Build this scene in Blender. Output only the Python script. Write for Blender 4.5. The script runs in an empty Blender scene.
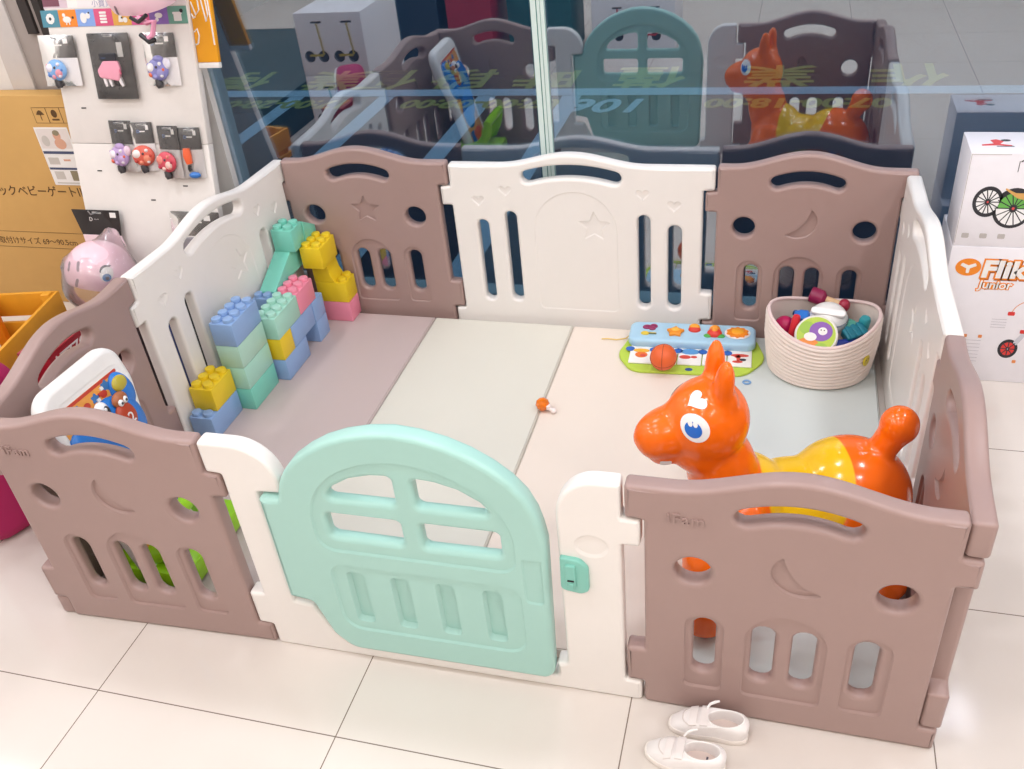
import bpy, bmesh, math, random
from math import sin, cos, pi, radians as R
from mathutils import Vector, Matrix
from mathutils.geometry import tessellate_polygon
from mathutils.bvhtree import BVHTree
random.seed(7)
COL = bpy.context.scene.collection
SC = bpy.context.scene

# ------------------------------------------------------------------ materials
def lin(h):
    h = h.lstrip('#'); v = [int(h[i:i+2], 16)/255 for i in (0, 2, 4)]
    return tuple(c/12.92 if c <= .04045 else ((c+.055)/1.055)**2.4 for c in v) + (1,)
MATS = {}
def mat(name, hexc, rough=.4, spec=.5, metal=0, coat=0, var=.03, scale=30, bump=0, bscale=200, sss=0):
    if name in MATS: return MATS[name]
    m = bpy.data.materials.new(name); m.use_nodes = True
    nt = m.node_tree; b = nt.nodes['Principled BSDF']
    c = lin(hexc)
    tc = nt.nodes.new('ShaderNodeTexCoord')
    nz = nt.nodes.new('ShaderNodeTexNoise'); nz.inputs['Scale'].default_value = scale
    nt.links.new(tc.outputs['Object'], nz.inputs['Vector'])
    mx = nt.nodes.new('ShaderNodeMix'); mx.data_type = 'RGBA'
    mx.inputs[6].default_value = tuple(x*(1-var) for x in c[:3])+(1,)
    mx.inputs[7].default_value = tuple(min(1, x*(1+var)) for x in c[:3])+(1,)
    nt.links.new(nz.outputs['Fac'], mx.inputs[0]); nt.links.new(mx.outputs[2], b.inputs['Base Color'])
    b.inputs['Roughness'].default_value = rough; b.inputs['Specular IOR Level'].default_value = spec
    b.inputs['Metallic'].default_value = metal; b.inputs['Coat Weight'].default_value = coat
    b.inputs['Coat Roughness'].default_value = .05
    if sss:
        b.inputs['Subsurface Weight'].default_value = sss; b.inputs['Subsurface Radius'].default_value = (.02, .02, .02)
    if bump:
        n2 = nt.nodes.new('ShaderNodeTexNoise'); n2.inputs['Scale'].default_value = bscale
        nt.links.new(tc.outputs['Object'], n2.inputs['Vector'])
        bp = nt.nodes.new('ShaderNodeBump'); bp.inputs['Strength'].default_value = bump; bp.inputs['Distance'].default_value = .002
        nt.links.new(n2.outputs['Fac'], bp.inputs['Height']); nt.links.new(bp.outputs['Normal'], b.inputs['Normal'])
    MATS[name] = m
    return m
def clear(name, tint='#ffffff', gloss=.12, rough=.05, fres=True, haze=0, gcol='#ffffff'):
    """clear film / glass: see-through with a reflecting surface"""
    if name in MATS: return MATS[name]
    m = bpy.data.materials.new(name); m.use_nodes = True; nt = m.node_tree
    nt.nodes.remove(nt.nodes['Principled BSDF']); out = nt.nodes['Material Output']
    t = nt.nodes.new('ShaderNodeBsdfTransparent'); t.inputs['Color'].default_value = lin(tint)
    g = nt.nodes.new('ShaderNodeBsdfGlossy'); g.inputs['Roughness'].default_value = rough; g.inputs['Color'].default_value = lin(gcol)
    mx = nt.nodes.new('ShaderNodeMixShader')
    if fres:
        fr = nt.nodes.new('ShaderNodeFresnel'); fr.inputs['IOR'].default_value = 1.5
        ma = nt.nodes.new('ShaderNodeMath'); ma.operation = 'ADD'; ma.inputs[1].default_value = gloss
        nt.links.new(fr.outputs[0], ma.inputs[0]); nt.links.new(ma.outputs[0], mx.inputs[0])
    else: mx.inputs[0].default_value = gloss
    if haze:
        df = nt.nodes.new('ShaderNodeBsdfDiffuse'); df.inputs['Color'].default_value = lin('#f4eef0'); hz = nt.nodes.new('ShaderNodeMixShader'); hz.inputs[0].default_value = haze
        nt.links.new(t.outputs[0], hz.inputs[1]); nt.links.new(df.outputs[0], hz.inputs[2]); nt.links.new(hz.outputs[0], mx.inputs[1])
    else: nt.links.new(t.outputs[0], mx.inputs[1])
    nt.links.new(g.outputs[0], mx.inputs[2]); nt.links.new(mx.outputs[0], out.inputs[0])
    MATS[name] = m
    return m
def emit(name, col, s):
    m = bpy.data.materials.new(name); m.use_nodes = True; nt = m.node_tree
    b = nt.nodes['Principled BSDF']; b.inputs['Emission Color'].default_value = lin(col); b.inputs['Emission Strength'].default_value = s
    return m

# ------------------------------------------------------------------ objects
def link(o, parent=None):
    COL.objects.link(o)
    if parent: o.parent = parent
    return o
def finish(me, ang=35, recalc=False):
    me.set_sharp_from_angle(angle=R(ang)) if False else None
def obj(name, bm, mats, parent=None, loc=None, rot=None, smooth=35, keepflat=False):
    """one mesh object out of a bmesh"""
    me = bpy.data.meshes.new(name)
    if not keepflat:
        bmesh.ops.recalc_face_normals(bm, faces=bm.faces[:])
        for f in bm.faces: f.smooth = True
    bm.to_mesh(me); bm.free()
    if not keepflat: me.set_sharp_from_angle(angle=R(smooth))
    for m in (mats if isinstance(mats, (list, tuple)) else [mats]): me.materials.append(m)
    o = bpy.data.objects.new(name, me)
    if loc is not None: o.location = loc
    if rot is not None: o.rotation_euler = rot
    return link(o, parent)
def obj_me(name, me, parent=None, loc=None, rot=None):
    o = bpy.data.objects.new(name, me)
    if loc is not None: o.location = loc
    if rot is not None: o.rotation_euler = rot
    return link(o, parent)
def tag(o, label, cat, group=None):
    o['label'] = label; o['category'] = cat
    if group: o['group'] = group
    return o
def thing(name, label, cat, loc=(0, 0, 0), rot=(0, 0, 0), group=None):
    o = bpy.data.objects.new(name, None); o.empty_display_size = .05
    o.location = loc; o.rotation_euler = rot
    link(o); return tag(o, label, cat, group)
def struct(o): o['kind'] = 'structure'; return o
def dup(root, loc=None, rot=None, label=None, scale=None):
    r = root.copy(); COL.objects.link(r)
    if loc is not None: r.location = loc
    if rot is not None: r.rotation_euler = rot
    if scale is not None: r.scale = scale
    if label: r['label'] = label
    for ch in list(root.children):
        c = ch.copy(); COL.objects.link(c); c.parent = r
        for g in list(ch.children):
            d = g.copy(); COL.objects.link(d); d.parent = c
    return r
BM = bmesh.new

# ------------------------------------------------------------------ shape helpers
I4 = Matrix.Identity(4)
def T(x, y, z): return Matrix.Translation((x, y, z))
def RX(a): return Matrix.Rotation(R(a), 4, 'X')
def RY(a): return Matrix.Rotation(R(a), 4, 'Y')
def RZ(a): return Matrix.Rotation(R(a), 4, 'Z')
UPRIGHT = Matrix(((1, 0, 0, 0), (0, 0, -1, 0), (0, 1, 0, 0), (0, 0, 0, 1)))     # (u,v,w) -> (u,-w,v)
def faces_of(vs):
    s = set()
    for v in vs:
        for f in v.link_faces: s.add(f)
    return s
def box(bm, x0, x1, y0, y1, z0, z1, mi=0, bev=0, M=I4, seg=2):
    r = bmesh.ops.create_cube(bm, size=1, matrix=M @ T((x0+x1)/2, (y0+y1)/2, (z0+z1)/2) @ Matrix.Diagonal((x1-x0, y1-y0, z1-z0, 1)))
    vs = r['verts']; fs = list(faces_of(vs))
    if bev:
        es = list({e for v in vs for e in v.link_edges})
        q = bmesh.ops.bevel(bm, geom=es, offset=bev, segments=seg, affect='EDGES', profile=.5)
        fs = set(fs) | set(q['faces']); fs = [f for f in fs if f.is_valid]
    for f in fs: f.material_index = mi
def cyl(bm, p0, p1, r0, r1=None, seg=20, mi=0, cap=True):
    p0, p1 = Vector(p0), Vector(p1); d = p1-p0; r1 = r0 if r1 is None else r1
    M = T(*((p0+p1)/2)) @ d.to_track_quat('Z', 'Y').to_matrix().to_4x4()
    r = bmesh.ops.create_cone(bm, cap_ends=cap, segments=seg, radius1=r0, radius2=r1, depth=d.length, matrix=M)
    for f in faces_of(r['verts']): f.material_index = mi
def ball(bm, c, rx, ry=None, rz=None, mi=0, seg=24, M=I4):
    ry = rx if ry is None else ry; rz = rx if rz is None else rz
    r = bmesh.ops.create_uvsphere(bm, u_segments=seg, v_segments=max(8, seg*2//3), radius=1, matrix=M @ T(*c) @ Matrix.Diagonal((rx, ry, rz, 1)))
    for f in faces_of(r['verts']): f.material_index = mi
    return r['verts']
def tube(bm, pts, r, seg=10, mi=0, closed=False):
    pts = [Vector(p) for p in pts]; n = len(pts); rings = []
    for i, p in enumerate(pts):
        a = pts[(i-1) % n] if (closed or i > 0) else p; b = pts[(i+1) % n] if (closed or i < n-1) else p
        t = (b-a).normalized(); q = t.to_track_quat('Z', 'Y')
        rr = r[i] if isinstance(r, (list, tuple)) else r
        rings.append([bm.verts.new(p + q @ Vector((rr*cos(2*pi*k/seg), rr*sin(2*pi*k/seg), 0))) for k in range(seg)])
    rng = range(n if closed else n-1)
    for i in rng:
        A, B = rings[i], rings[(i+1) % n]
        # best twist alignment
        off = min(range(seg), key=lambda o: sum((A[k].co-B[(k+o) % seg].co).length for k in range(0, seg, 2)))
        for k in range(seg):
            f = bm.faces.new((A[k], A[(k+1) % seg], B[(k+1+off) % seg], B[(k+off) % seg])); f.material_index = mi
    if not closed:
        for ring in (rings[0], rings[-1]):
            f = bm.faces.new(ring); f.material_index = mi
def lathe(bm, prof, seg=32, c=(0, 0, 0), mi=0, M=I4, sx=1, sy=1):
    rings = []
    for r, z in prof:
        if r < 1e-6: rings.append([bm.verts.new(M @ Vector((c[0], c[1], c[2]+z)))])
        else: rings.append([bm.verts.new(M @ Vector((c[0]+sx*r*cos(2*pi*k/seg), c[1]+sy*r*sin(2*pi*k/seg), c[2]+z))) for k in range(seg)])
    for A, B in zip(rings, rings[1:]):
        for k in range(seg):
            k2 = (k+1) % seg
            if len(A) == 1 and len(B) == 1: continue
            if len(A) == 1: f = bm.faces.new((A[0], B[k], B[k2]))
            elif len(B) == 1: f = bm.faces.new((A[k], A[k2], B[0]))
            else: f = bm.faces.new((A[k], A[k2], B[k2], B[k]))
            f.material_index = mi
# ---- 2D loops
def area(l): return sum(a[0]*b[1]-b[0]*a[1] for a, b in zip(l, l[1:]+l[:1]))/2
def ccw(l):
    l = [tuple(p[:2]) for p in l]
    return l if area(l) > 0 else l[::-1]
def off(l, d):
    """move a CCW loop inwards by d"""
    n = len(l); out = []
    for i in range(n):
        p = Vector(l[i]); a = (p-Vector(l[i-1])); b = (Vector(l[(i+1) % n])-p)
        if a.length < 1e-9: a = b
        if b.length < 1e-9: b = a
        a.normalize(); b.normalize()
        na, nb = Vector((-a.y, a.x)), Vector((-b.y, b.x))
        m = na+nb
        if m.length < 1e-6: m = na
        m.normalize(); k = max(.5, m.dot(na))
        out.append(tuple(p+m*(d/k)))
    return out
def rpoly(pts, r=.006, n=4):
    """polygon with rounded corners; a point may carry its own radius (x, y, r)"""
    out = []; N = len(pts)
    for i in range(N):
        p = Vector(pts[i][:2]); a = Vector(pts[i-1][:2]); b = Vector(pts[(i+1) % N][:2])
        rr = pts[i][2] if len(pts[i]) > 2 else r
        da, db = (a-p), (b-p); la, lb = da.length, db.length
        if rr <= 0 or la < 1e-7 or lb < 1e-7: out.append(tuple(p)); continue
        da.normalize(); db.normalize()
        cosw = max(-1, min(1, da.dot(db))); w = math.acos(cosw)
        if w > pi-.12: out.append(tuple(p)); continue
        t = min(rr/math.tan(w/2), la*.48, lb*.48); rad = t*math.tan(w/2)
        bis = (da+db).normalized(); c = p+bis*(rad/sin(w/2))
        s, e = p+da*t-c, p+db*t-c
        a0 = math.atan2(s.y, s.x); a1 = math.atan2(e.y, e.x); d = (a1-a0+pi) % (2*pi)-pi
        for k in range(n+1):
            q = a0+d*k/n; out.append((c.x+rad*cos(q), c.y+rad*sin(q)))
    return out
def rrect(x0, x1, y0, y1, rb=.005, rt=None, n=6):
    rt = rb if rt is None else rt
    return rpoly([(x0, y0, rb), (x1, y0, rb), (x1, y1, rt), (x0, y1, rt)], n=n)
def capsule(x0, x1, y0, y1, n=8):
    r = (x1-x0)/2; c = (x0+x1)/2; o = []
    for k in range(n+1): a = pi+pi*k/n; o.append((c+r*cos(a), y0+r+r*sin(a)))
    for k in range(n+1): a = pi*k/n; o.append((c+r*cos(a), y1-r+r*sin(a)))
    return o
def circ(cx, cy, rx, ry=None, n=28, a0=0):
    ry = rx if ry is None else ry
    return [(cx+rx*cos(2*pi*k/n+a0), cy+ry*sin(2*pi*k/n+a0)) for k in range(n)]
def archloop(x0, x1, y0, y1, rb=.012, ry=None, n=16):
    """flat bottom with rounded corners, elliptical top"""
    c = (x0+x1)/2; rx = (x1-x0)/2; ry = rx if ry is None else ry
    o = []
    for k in range(5): a = pi+pi/2*k/4; o.append((x0+rb+rb*cos(a), y0+rb+rb*sin(a)))
    for k in range(5): a = 1.5*pi+pi/2*k/4; o.append((x1-rb+rb*cos(a), y0+rb+rb*sin(a)))
    for k in range(n+1): a = pi*k/n; o.append((c+rx*cos(a), y1-ry+ry*sin(a)))
    return o
def star(cx, cy, r1, r2, a0=90, n=5, rr=.003):
    return ccw(rpoly([(cx+(r1 if k % 2 == 0 else r2)*cos(R(a0+k*180/n)), cy+(r1 if k % 2 == 0 else r2)*sin(R(a0+k*180/n))) for k in range(2*n)], rr, 3))
def heart(cx, cy, s, n=28):
    o = []
    for k in range(n):
        t = 2*pi*k/n
        o.append((cx+s*16*sin(t)**3/17, cy+s*(13*cos(t)-5*cos(2*t)-2*cos(3*t)-cos(4*t))/17))
    return ccw(o)
def arc_sag(p, q, s, n=12):
    """arc from p to q bulging to the left of p->q by s"""
    p, q = Vector(p), Vector(q); d = q-p; c = d.length; nrm = Vector((-d.y, d.x)).normalized(); o = []
    for k in range(n+1):
        t = k/n; o.append(tuple(p+d*t+nrm*(s*4*t*(1-t))))
    return o
def thick_arc(u0, u1, z, rise, ht, n=16):
    c = (u0+u1)/2; h = (u1-u0)/2-ht*.8
    mid = [Vector((c-h+2*h*k/n, z+rise*(1-((k/n)*2-1)**2))) for k in range(n+1)]
    up, lo = [], []
    for i, p in enumerate(mid):
        a = mid[max(0, i-1)]; b = mid[min(n, i+1)]; t = (b-a).normalized(); nn = Vector((-t.y, t.x))
        up.append(p+nn*ht); lo.append(p-nn*ht)
    def endcap(p, a, b, m=6):
        va = a-p; o = []
        a0 = math.atan2(va.y, va.x)
        for k in range(1, m): q = a0-pi*k/m; o.append(p+Vector((cos(q), sin(q)))*ht)
        return o
    l = up + endcap(mid[-1], up[-1], lo[-1]) + lo[::-1] + endcap(mid[0], lo[0], up[0])
    return ccw([tuple(p) for p in l])
def solid(bm, outer, T_, holes=(), recs=(), b=.006, M=I4, mi=0, taper=.0025, nb=3, back_recs=None, flat=True):
    """slab of half thickness T_ between w=-T_ and w=T_, rounded rims, through holes and recesses.
    rec = dict(loop, depth, holes=[...], recs=[...])"""
    outer = ccw(outer); holes = [ccw(h) for h in holes]
    V = lambda p, w: bm.verts.new(M @ Vector((p[0], p[1], w)))
    newf = []
    def ringf(A, B):
        n = len(A)
        for k in range(n):
            f = bm.faces.new((A[k], A[(k+1) % n], B[(k+1) % n], B[k])); f.material_index = mi; f.smooth = True; newf.append(f)
    def cap(L2, LV):
        tri = tessellate_polygon([[Vector((p[0], p[1], 0)) for p in l] for l in L2])
        fl = [v for l in LV for v in l]
        for t in tri:
            try:
                f = bm.faces.new([fl[i] for i in t]); f.material_index = mi; f.smooth = not flat; newf.append(f)
            except ValueError: pass
    holesides = {}
    def region(loop, verts, w, sg, hs, rs):
        L2, LV = [loop], [verts]
        for h in hs:
            e = off(h, -b); v = [V(p, w) for p in e]
            L2.append(e); LV.append(v); holesides.setdefault(tuple(h), {})[sg] = (v, w)
        for r in rs:
            l = ccw(r['loop']); v = [V(p, w) for p in l]; L2.append(l); LV.append(v)
            tp = r.get('taper', taper); li = off(l, tp); w2 = w-sg*r['depth']; v2 = [V(p, w2) for p in li]
            ringf(v, v2)
            region(li, v2, w2, sg, [ccw(h) for h in r.get('holes', [])], r.get('recs', []))
        cap(L2, LV)
    rimv = {}
    for sg in (1, -1):
        e = off(outer, b); v = [V(p, sg*T_) for p in e]; rimv[sg] = v
        rs = recs if (sg == 1 or back_recs is None) else back_recs
        region(e, v, sg*T_, sg, holes, rs)
    def wall(l, va, wa, vb, wb, s):
        prev = va
        lv = []
        for k in range(1, nb+1): a = pi/2*k/nb; lv.append((b*(1-sin(a)), wa-b*(1-cos(a))))
        for k in range(nb, 0, -1): a = pi/2*k/nb; lv.append((b*(1-sin(a)), wb+b*(1-cos(a))))
        for d, w in lv:
            v = [V(p, w) for p in (off(l, s*d) if d > 1e-9 else l)]; ringf(prev, v); prev = v
        ringf(prev, vb)
    wall(outer, rimv[1], T_, rimv[-1], -T_, 1)
    for h, s in holesides.items():
        if 1 in s and -1 in s: wall(list(h), s[1][0], s[1][1], s[-1][0], s[-1][1], -1)
    bmesh.ops.recalc_face_normals(bm, faces=[f for f in newf if f.is_valid])
def plate(bm, loop, w0=0, w1=.0006, M=I4, mi=0):
    """thin prism (a printed patch, a card)"""
    l = ccw(loop); a = [bm.verts.new(M @ Vector((p[0], p[1], w0))) for p in l]; c = [bm.verts.new(M @ Vector((p[0], p[1], w1))) for p in l]
    tri = tessellate_polygon([[Vector((p[0], p[1], 0)) for p in l]])
    fs = []
    for t in tri:
        fs.append(bm.faces.new([c[i] for i in t])); fs.append(bm.faces.new([a[i] for i in reversed(t)]))
    n = len(l)
    for k in range(n): fs.append(bm.faces.new((a[k], a[(k+1) % n], c[(k+1) % n], c[k])))
    for f in fs: f.material_index = mi
def rect(x0, x1, y0, y1): return [(x0, y0), (x1, y0), (x1, y1), (x0, y1)]
def text(bm, s, size, M=I4, ext=.0005, mi=0, align='LEFT', shear=0, bev=0, offset=0, space=1):
    """lettering as geometry, baseline along u, facing w"""
    cu = bpy.data.curves.new('lettering', 'FONT'); cu.body = s; cu.size = size; cu.extrude = ext; cu.align_x = align; cu.shear = shear
    cu.bevel_depth = bev; cu.offset = offset; cu.resolution_u = 3; cu.space_character = space
    o = bpy.data.objects.new('lettering', cu); COL.objects.link(o)
    dg = bpy.context.evaluated_depsgraph_get()
    me = bpy.data.meshes.new_from_object(o.evaluated_get(dg))
    bpy.data.objects.remove(o); bpy.data.curves.remove(cu)
    n0 = len(bm.faces); nv = len(bm.verts)
    me.transform(M)
    bm.from_mesh(me); bm.faces.ensure_lookup_table()
    for f in bm.faces[n0:]: f.material_index = mi
    bpy.data.meshes.remove(me)
def skin_from(bm, mods, name='tmp'):
    """evaluate modifiers on a bmesh, give back a new bmesh"""
    me = bpy.data.meshes.new(name); bm.to_mesh(me); bm.free()
    o = bpy.data.objects.new(name, me); COL.objects.link(o)
    for typ, kw in mods:
        m = o.modifiers.new(typ, typ)
        for k, v in kw.items(): setattr(m, k, v)
    dg = bpy.context.evaluated_depsgraph_get()
    m2 = bpy.data.meshes.new_from_object(o.evaluated_get(dg))
    bpy.data.objects.remove(o); bpy.data.meshes.remove(me)
    b = BM(); b.from_mesh(m2); bpy.data.meshes.remove(m2)
    return b
def drape(bm, bvh, loop, O, D, U, lift=.0015, mi=0, step=.004):
    """lay a 2D outline onto a curved surface: points cast along D from the plane at O (up U), filled by a fine grid"""
    D = Vector(D).normalized(); U = Vector(U); U = (U-D*U.dot(D)).normalized(); X = D.cross(U); O = Vector(O)
    l = ccw(loop)
    b2 = BM(); vs = [b2.verts.new((p[0], p[1], 0)) for p in l]
    for t in tessellate_polygon([[Vector((p[0], p[1], 0)) for p in l]]): b2.faces.new([vs[i] for i in t])
    for _ in range(4):
        es = [e for e in b2.edges if e.calc_length() > step]
        if not es: break
        bmesh.ops.subdivide_edges(b2, edges=es, cuts=1); bmesh.ops.triangulate(b2, faces=b2.faces[:])
    mp = {}
    for v in b2.verts:
        st = O+X*v.co.x+U*v.co.y
        h = bvh.ray_cast(st, D)
        mp[v] = bm.verts.new(h[0]+h[1]*lift) if h[0] is not None else None
    for f in b2.faces:
        if any(mp[v] is None for v in f.verts): continue
        try:
            g = bm.faces.new([mp[v] for v in f.verts]); g.material_index = mi; g.smooth = True
        except ValueError: pass
    b2.free()

# ================================================================== palette
MAUVE = mat('mauve plastic', '#A48983', .38, var=.015, bump=.03, bscale=350)
WHITE = mat('white plastic', '#EFE9E4', .3, var=.01)
MINT = mat('mint plastic', '#A9D4CA', .35, var=.01)
MINTD = mat('deep mint plastic', '#6CC5B4', .35)
BLACK = mat('black plastic', '#1a1a1d', .4)
PAPER = mat('white paper', '#F0ECE8', .6)

# ================================================================== room shell
def tile_mat():
    m = bpy.data.materials.new('polished floor tile'); m.use_nodes = True; nt = m.node_tree; b = nt.nodes['Principled BSDF']
    tc = nt.nodes.new('ShaderNodeTexCoord'); sx = nt.nodes.new('ShaderNodeSeparateXYZ'); nt.links.new(tc.outputs['Object'], sx.inputs[0])
    gs = []
    for ax in (0, 1):
        d = nt.nodes.new('ShaderNodeMath'); d.operation = 'DIVIDE'; d.inputs[1].default_value = .5987; nt.links.new(sx.outputs[ax], d.inputs[0])
        p = nt.nodes.new('ShaderNodeMath'); p.operation = 'PINGPONG'; p.inputs[1].default_value = .5; nt.links.new(d.outputs[0], p.inputs[0])
        l = nt.nodes.new('ShaderNodeMath'); l.operation = 'LESS_THAN'; l.inputs[1].default_value = .0022; nt.links.new(p.outputs[0], l.inputs[0]); gs.append(l)
    mxg = nt.nodes.new('ShaderNodeMath'); mxg.operation = 'MAXIMUM'; nt.links.new(gs[0].outputs[0], mxg.inputs[0]); nt.links.new(gs[1].outputs[0], mxg.inputs[1])
    nz = nt.nodes.new('ShaderNodeTexNoise'); nz.inputs['Scale'].default_value = 2.2; nz.inputs['Detail'].default_value = 4; nt.links.new(tc.outputs['Object'], nz.inputs['Vector'])
    c1 = nt.nodes.new('ShaderNodeMix'); c1.data_type = 'RGBA'; c1.inputs[6].default_value = lin('#D8CDC4'); c1.inputs[7].default_value = lin('#E0D7D0'); nt.links.new(nz.outputs['Fac'], c1.inputs[0])
    c2 = nt.nodes.new('ShaderNodeMix'); c2.data_type = 'RGBA'; c2.inputs[7].default_value = lin('#7A6A5E'); nt.links.new(c1.outputs[2], c2.inputs[6]); nt.links.new(mxg.outputs[0], c2.inputs[0])
    nt.links.new(c2.outputs[2], b.inputs['Base Color']); b.inputs['Roughness'].default_value = .1; b.inputs['Specular IOR Level'].default_value = .5
    return m
bm = BM(); box(bm, -3, 5, -5, 1.72, -.1, 0)
fl = struct(obj('floor', bm, tile_mat()))
# the tile grid is laid a hair off the room's axes: move the mesh, not the walls
fl.data.transform(T(-.24, .2442, 0)); fl.location = (.24, -.2442, 0)
wallm = mat('painted wall', '#E9E3DD', .6)
for nm, b in dict(wall_left=(-3, -2.9, -5, 1.72, 0, 3), wall_right=(4.9, 5, -5, 1.72, 0, 3), wall_front=(-2.9, 4.9, -5, -4.9, 0, 3)).items():
    bm = BM(); box(bm, *b); struct(obj(nm, bm, wallm))
bm = BM(); box(bm, -3, 5, -5, 1.72, 3, 3.1); struct(obj('ceiling', bm, mat('ceiling white', '#F0ECE8', .7)))
# shop-front wall: solid on the left, glass on the right
bm = BM(); box(bm, -2.9, -.235, 1.49, 1.6, 0, 3); struct(obj('wall_back', bm, wallm))
bm = BM(); box(bm, -2.9, 4.9, 1.50, 1.56, 2.7, 3); struct(obj('trim_1', bm, mat('dark bronze frame', '#3b3330', .4)))
bm = BM(); box(bm, -.235, 4.9, 1.5, 1.56, 0, .05, bev=.004); box(bm, -.235, 4.9, 1.49, 1.5, 0, .02); struct(obj('trim_2', bm, MATS['dark bronze frame']))
GLASS = clear('shop glass', '#cfe6ec', .25, 0.0, gcol='#eef1fb')
bm = BM(); box(bm, -.235, .905, 1.520, 1.528, .05, 2.7); struct(obj('window_1', bm, GLASS))
bm = BM(); box(bm, .955, 4.9, 1.520, 1.528, .05, 2.7); struct(obj('window_2', bm, GLASS))
bm = BM()
box(bm, .908, .928, 1.515, 1.535, .05, 2.7, mi=1, bev=.002); box(bm, .928, .938, 1.516, 1.534, .05, 2.7, mi=0, bev=.002); box(bm, .938, .953, 1.515, 1.535, .05, 2.7, mi=2, bev=.002)
struct(obj('trim_3', bm, [mat('clear joint silicone', '#D8E8E4', .2), mat('green glass edge', '#4F857F', .2), mat('pale glass edge', '#8FB3AE', .2)]))
# the street behind the glass
bm = BM(); box(bm, -12, 14, 1.72, 16, -.12, 0)
st = obj('street', bm, mat('asphalt', '#1d2f42', .85, spec=.1, var=.25, scale=60, bump=.4, bscale=120)); struct(st)
RP = mat('road paint', '#c9d2de', .7); YP = mat('yellow road paint', '#b3a548', .7)
bm = BM()
plate(bm, rect(-1.9, 6, 3.94, 4.06), 0, .002)
for x, w in ((-1.9, .1), (-1.3, .1), (-.69, .1), (-.05, .11), (.465, .11)): plate(bm, rect(x-w/2, x+w/2, 1.75 if x > -1.8 else 3.2, 3.93), 0, .002)
obj('bay_lines', bm, RP, st)
bm = BM()
def road(s, x, y, size, mi, sh=0): text(bm, s, size, T(x, y, .002) @ RZ(180), .001, mi, 'CENTER', sh, offset=.007)
for ch, x in zip('車停業任段時僅業作', (-2.45, -1.86, -1.18, -.82, -.3, .24, .87, 1.61, 2.3)): road(ch, x, 4.42, .42, 0)
road('106', .72, 3.86, .3, 1, .2)
road('07:00-18:00', 1.72, 3.86, .2, 0, .15); road('07:00-09:00', -.05, 3.86, .2, 0, .15); road('17:00-20:00', -1.35, 3.86, .2, 0, .15)
obj('road_lettering', bm, [YP, RP], st)

# ================================================================== lights
CLM = emit('ceiling lamp diffuser', '#ffffff', 6)
k = 0
for x in (-2.3, -.6, 1.1, 2.8, 4.4):
    for y in (-3.2, -1.9, -.6, .7):
        t = thing('ceiling_light', 'flat square ceiling lamp with white frame, one of the grid above the playpen', 'ceiling light', (x, y, 2.98), group='ceiling lamps of the shop')
        bm = BM(); solid(bm, rrect(-.16, .16, -.16, .16, .01), .012, [rrect(-.135, .135, -.135, .135, .005)], b=.003); obj('frame', bm, WHITE, t, keepflat=True)
        bm = BM(); box(bm, -.133, .133, -.133, .133, -.004, .004); obj('diffuser', bm, CLM, t)
        l = bpy.data.lights.new('lamp', 'AREA'); l.shape = 'SQUARE'; l.size = .26; l.energy = 9.6; l.color = (1, .955, .90) if y < -1 else (.87, .915, 1.0)
        lo = bpy.data.objects.new('lamp', l); lo.location = (x, y, 2.955); COL.objects.link(lo)
w = bpy.data.worlds.new('night sky'); SC.world = w; w.use_nodes = True
w.node_tree.nodes['Background'].inputs['Color'].default_value = lin('#b4cbe6'); w.node_tree.nodes['Background'].inputs['Strength'].default_value = .95

# ================================================================== camera
cd = bpy.data.cameras.new('camera'); co = bpy.data.objects.new('camera', cd); COL.objects.link(co); SC.camera = co
cd.sensor_width = 36; cd.lens = 916.0/1024*36; cd.clip_start = .05
yaw, pit, rol = R(-18.67107), R(34.77982), R(-6.29316)
f = Vector((sin(yaw)*cos(pit), cos(yaw)*cos(pit), -sin(pit))); r0 = Vector((cos(yaw), -sin(yaw), 0)); u0 = r0.cross(f)
r_ = r0*cos(rol)+u0*sin(rol); u_ = -r0*sin(rol)+u0*cos(rol)
M = Matrix((r_, u_, -f)).transposed().to_4x4(); M.translation = (1.65457, -1.23509, 1.69059); co.matrix_world = M
SC.view_settings.view_transform = 'Standard'; SC.view_settings.look = 'None'; SC.view_settings.gamma = 1; SC.view_settings.exposure = .13
SC.view_settings.use_curve_mapping = False

# ================================================================== playpen
def bump_top(W, c, hw, z0, rise, xr, xl, n=28):
    o = [(xr, z0, .008)]
    for k in range(n+1):
        u = c+hw-2*hw*k/n
        o.append((u, z0+rise*.5*(1+cos(pi*(u-c)/hw)), 0))
    o.append((xl, z0, .008)); return o
def outline(W, z0, rise, c, hw, top=None):
    xl, xr, e = .021, W-.021, .014
    right = [(W+e, 0, .008), (W+e, .06), (xr, .062), (xr, .455, .004), (W+e, .455), (W+e, .52, .008), (xr, .522, .004)]
    left = [(-e, .525, .008), (xl, .523, .004), (xl, .167, .004), (-e-.002, .165), (-e-.002, .066), (xl-.002, .064, .004)]
    return rpoly([(xl-.002, 0, .008)]+right+(top or bump_top(W, c, hw, z0, rise, xr, -e))+left, .006)
def moon(c=0):
    a = [(.3005+c+(.049+.0146*k/18)*cos(R(131+179*k/18)), .44+(.049+.0146*k/18)*sin(R(131+179*k/18))) for k in range(19)]; b = arc_sag((.341+c, .391), (.268+c, .477), .016, 12)
    return ccw(rpoly(a[:-1]+b[:-1], .004, 3))
LOGO = lambda bm, u, z, s=.033: text(bm, 'iFam', s, UPRIGHT @ T(u, z, .020), .0028, offset=.0004, space=1.12)
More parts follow.
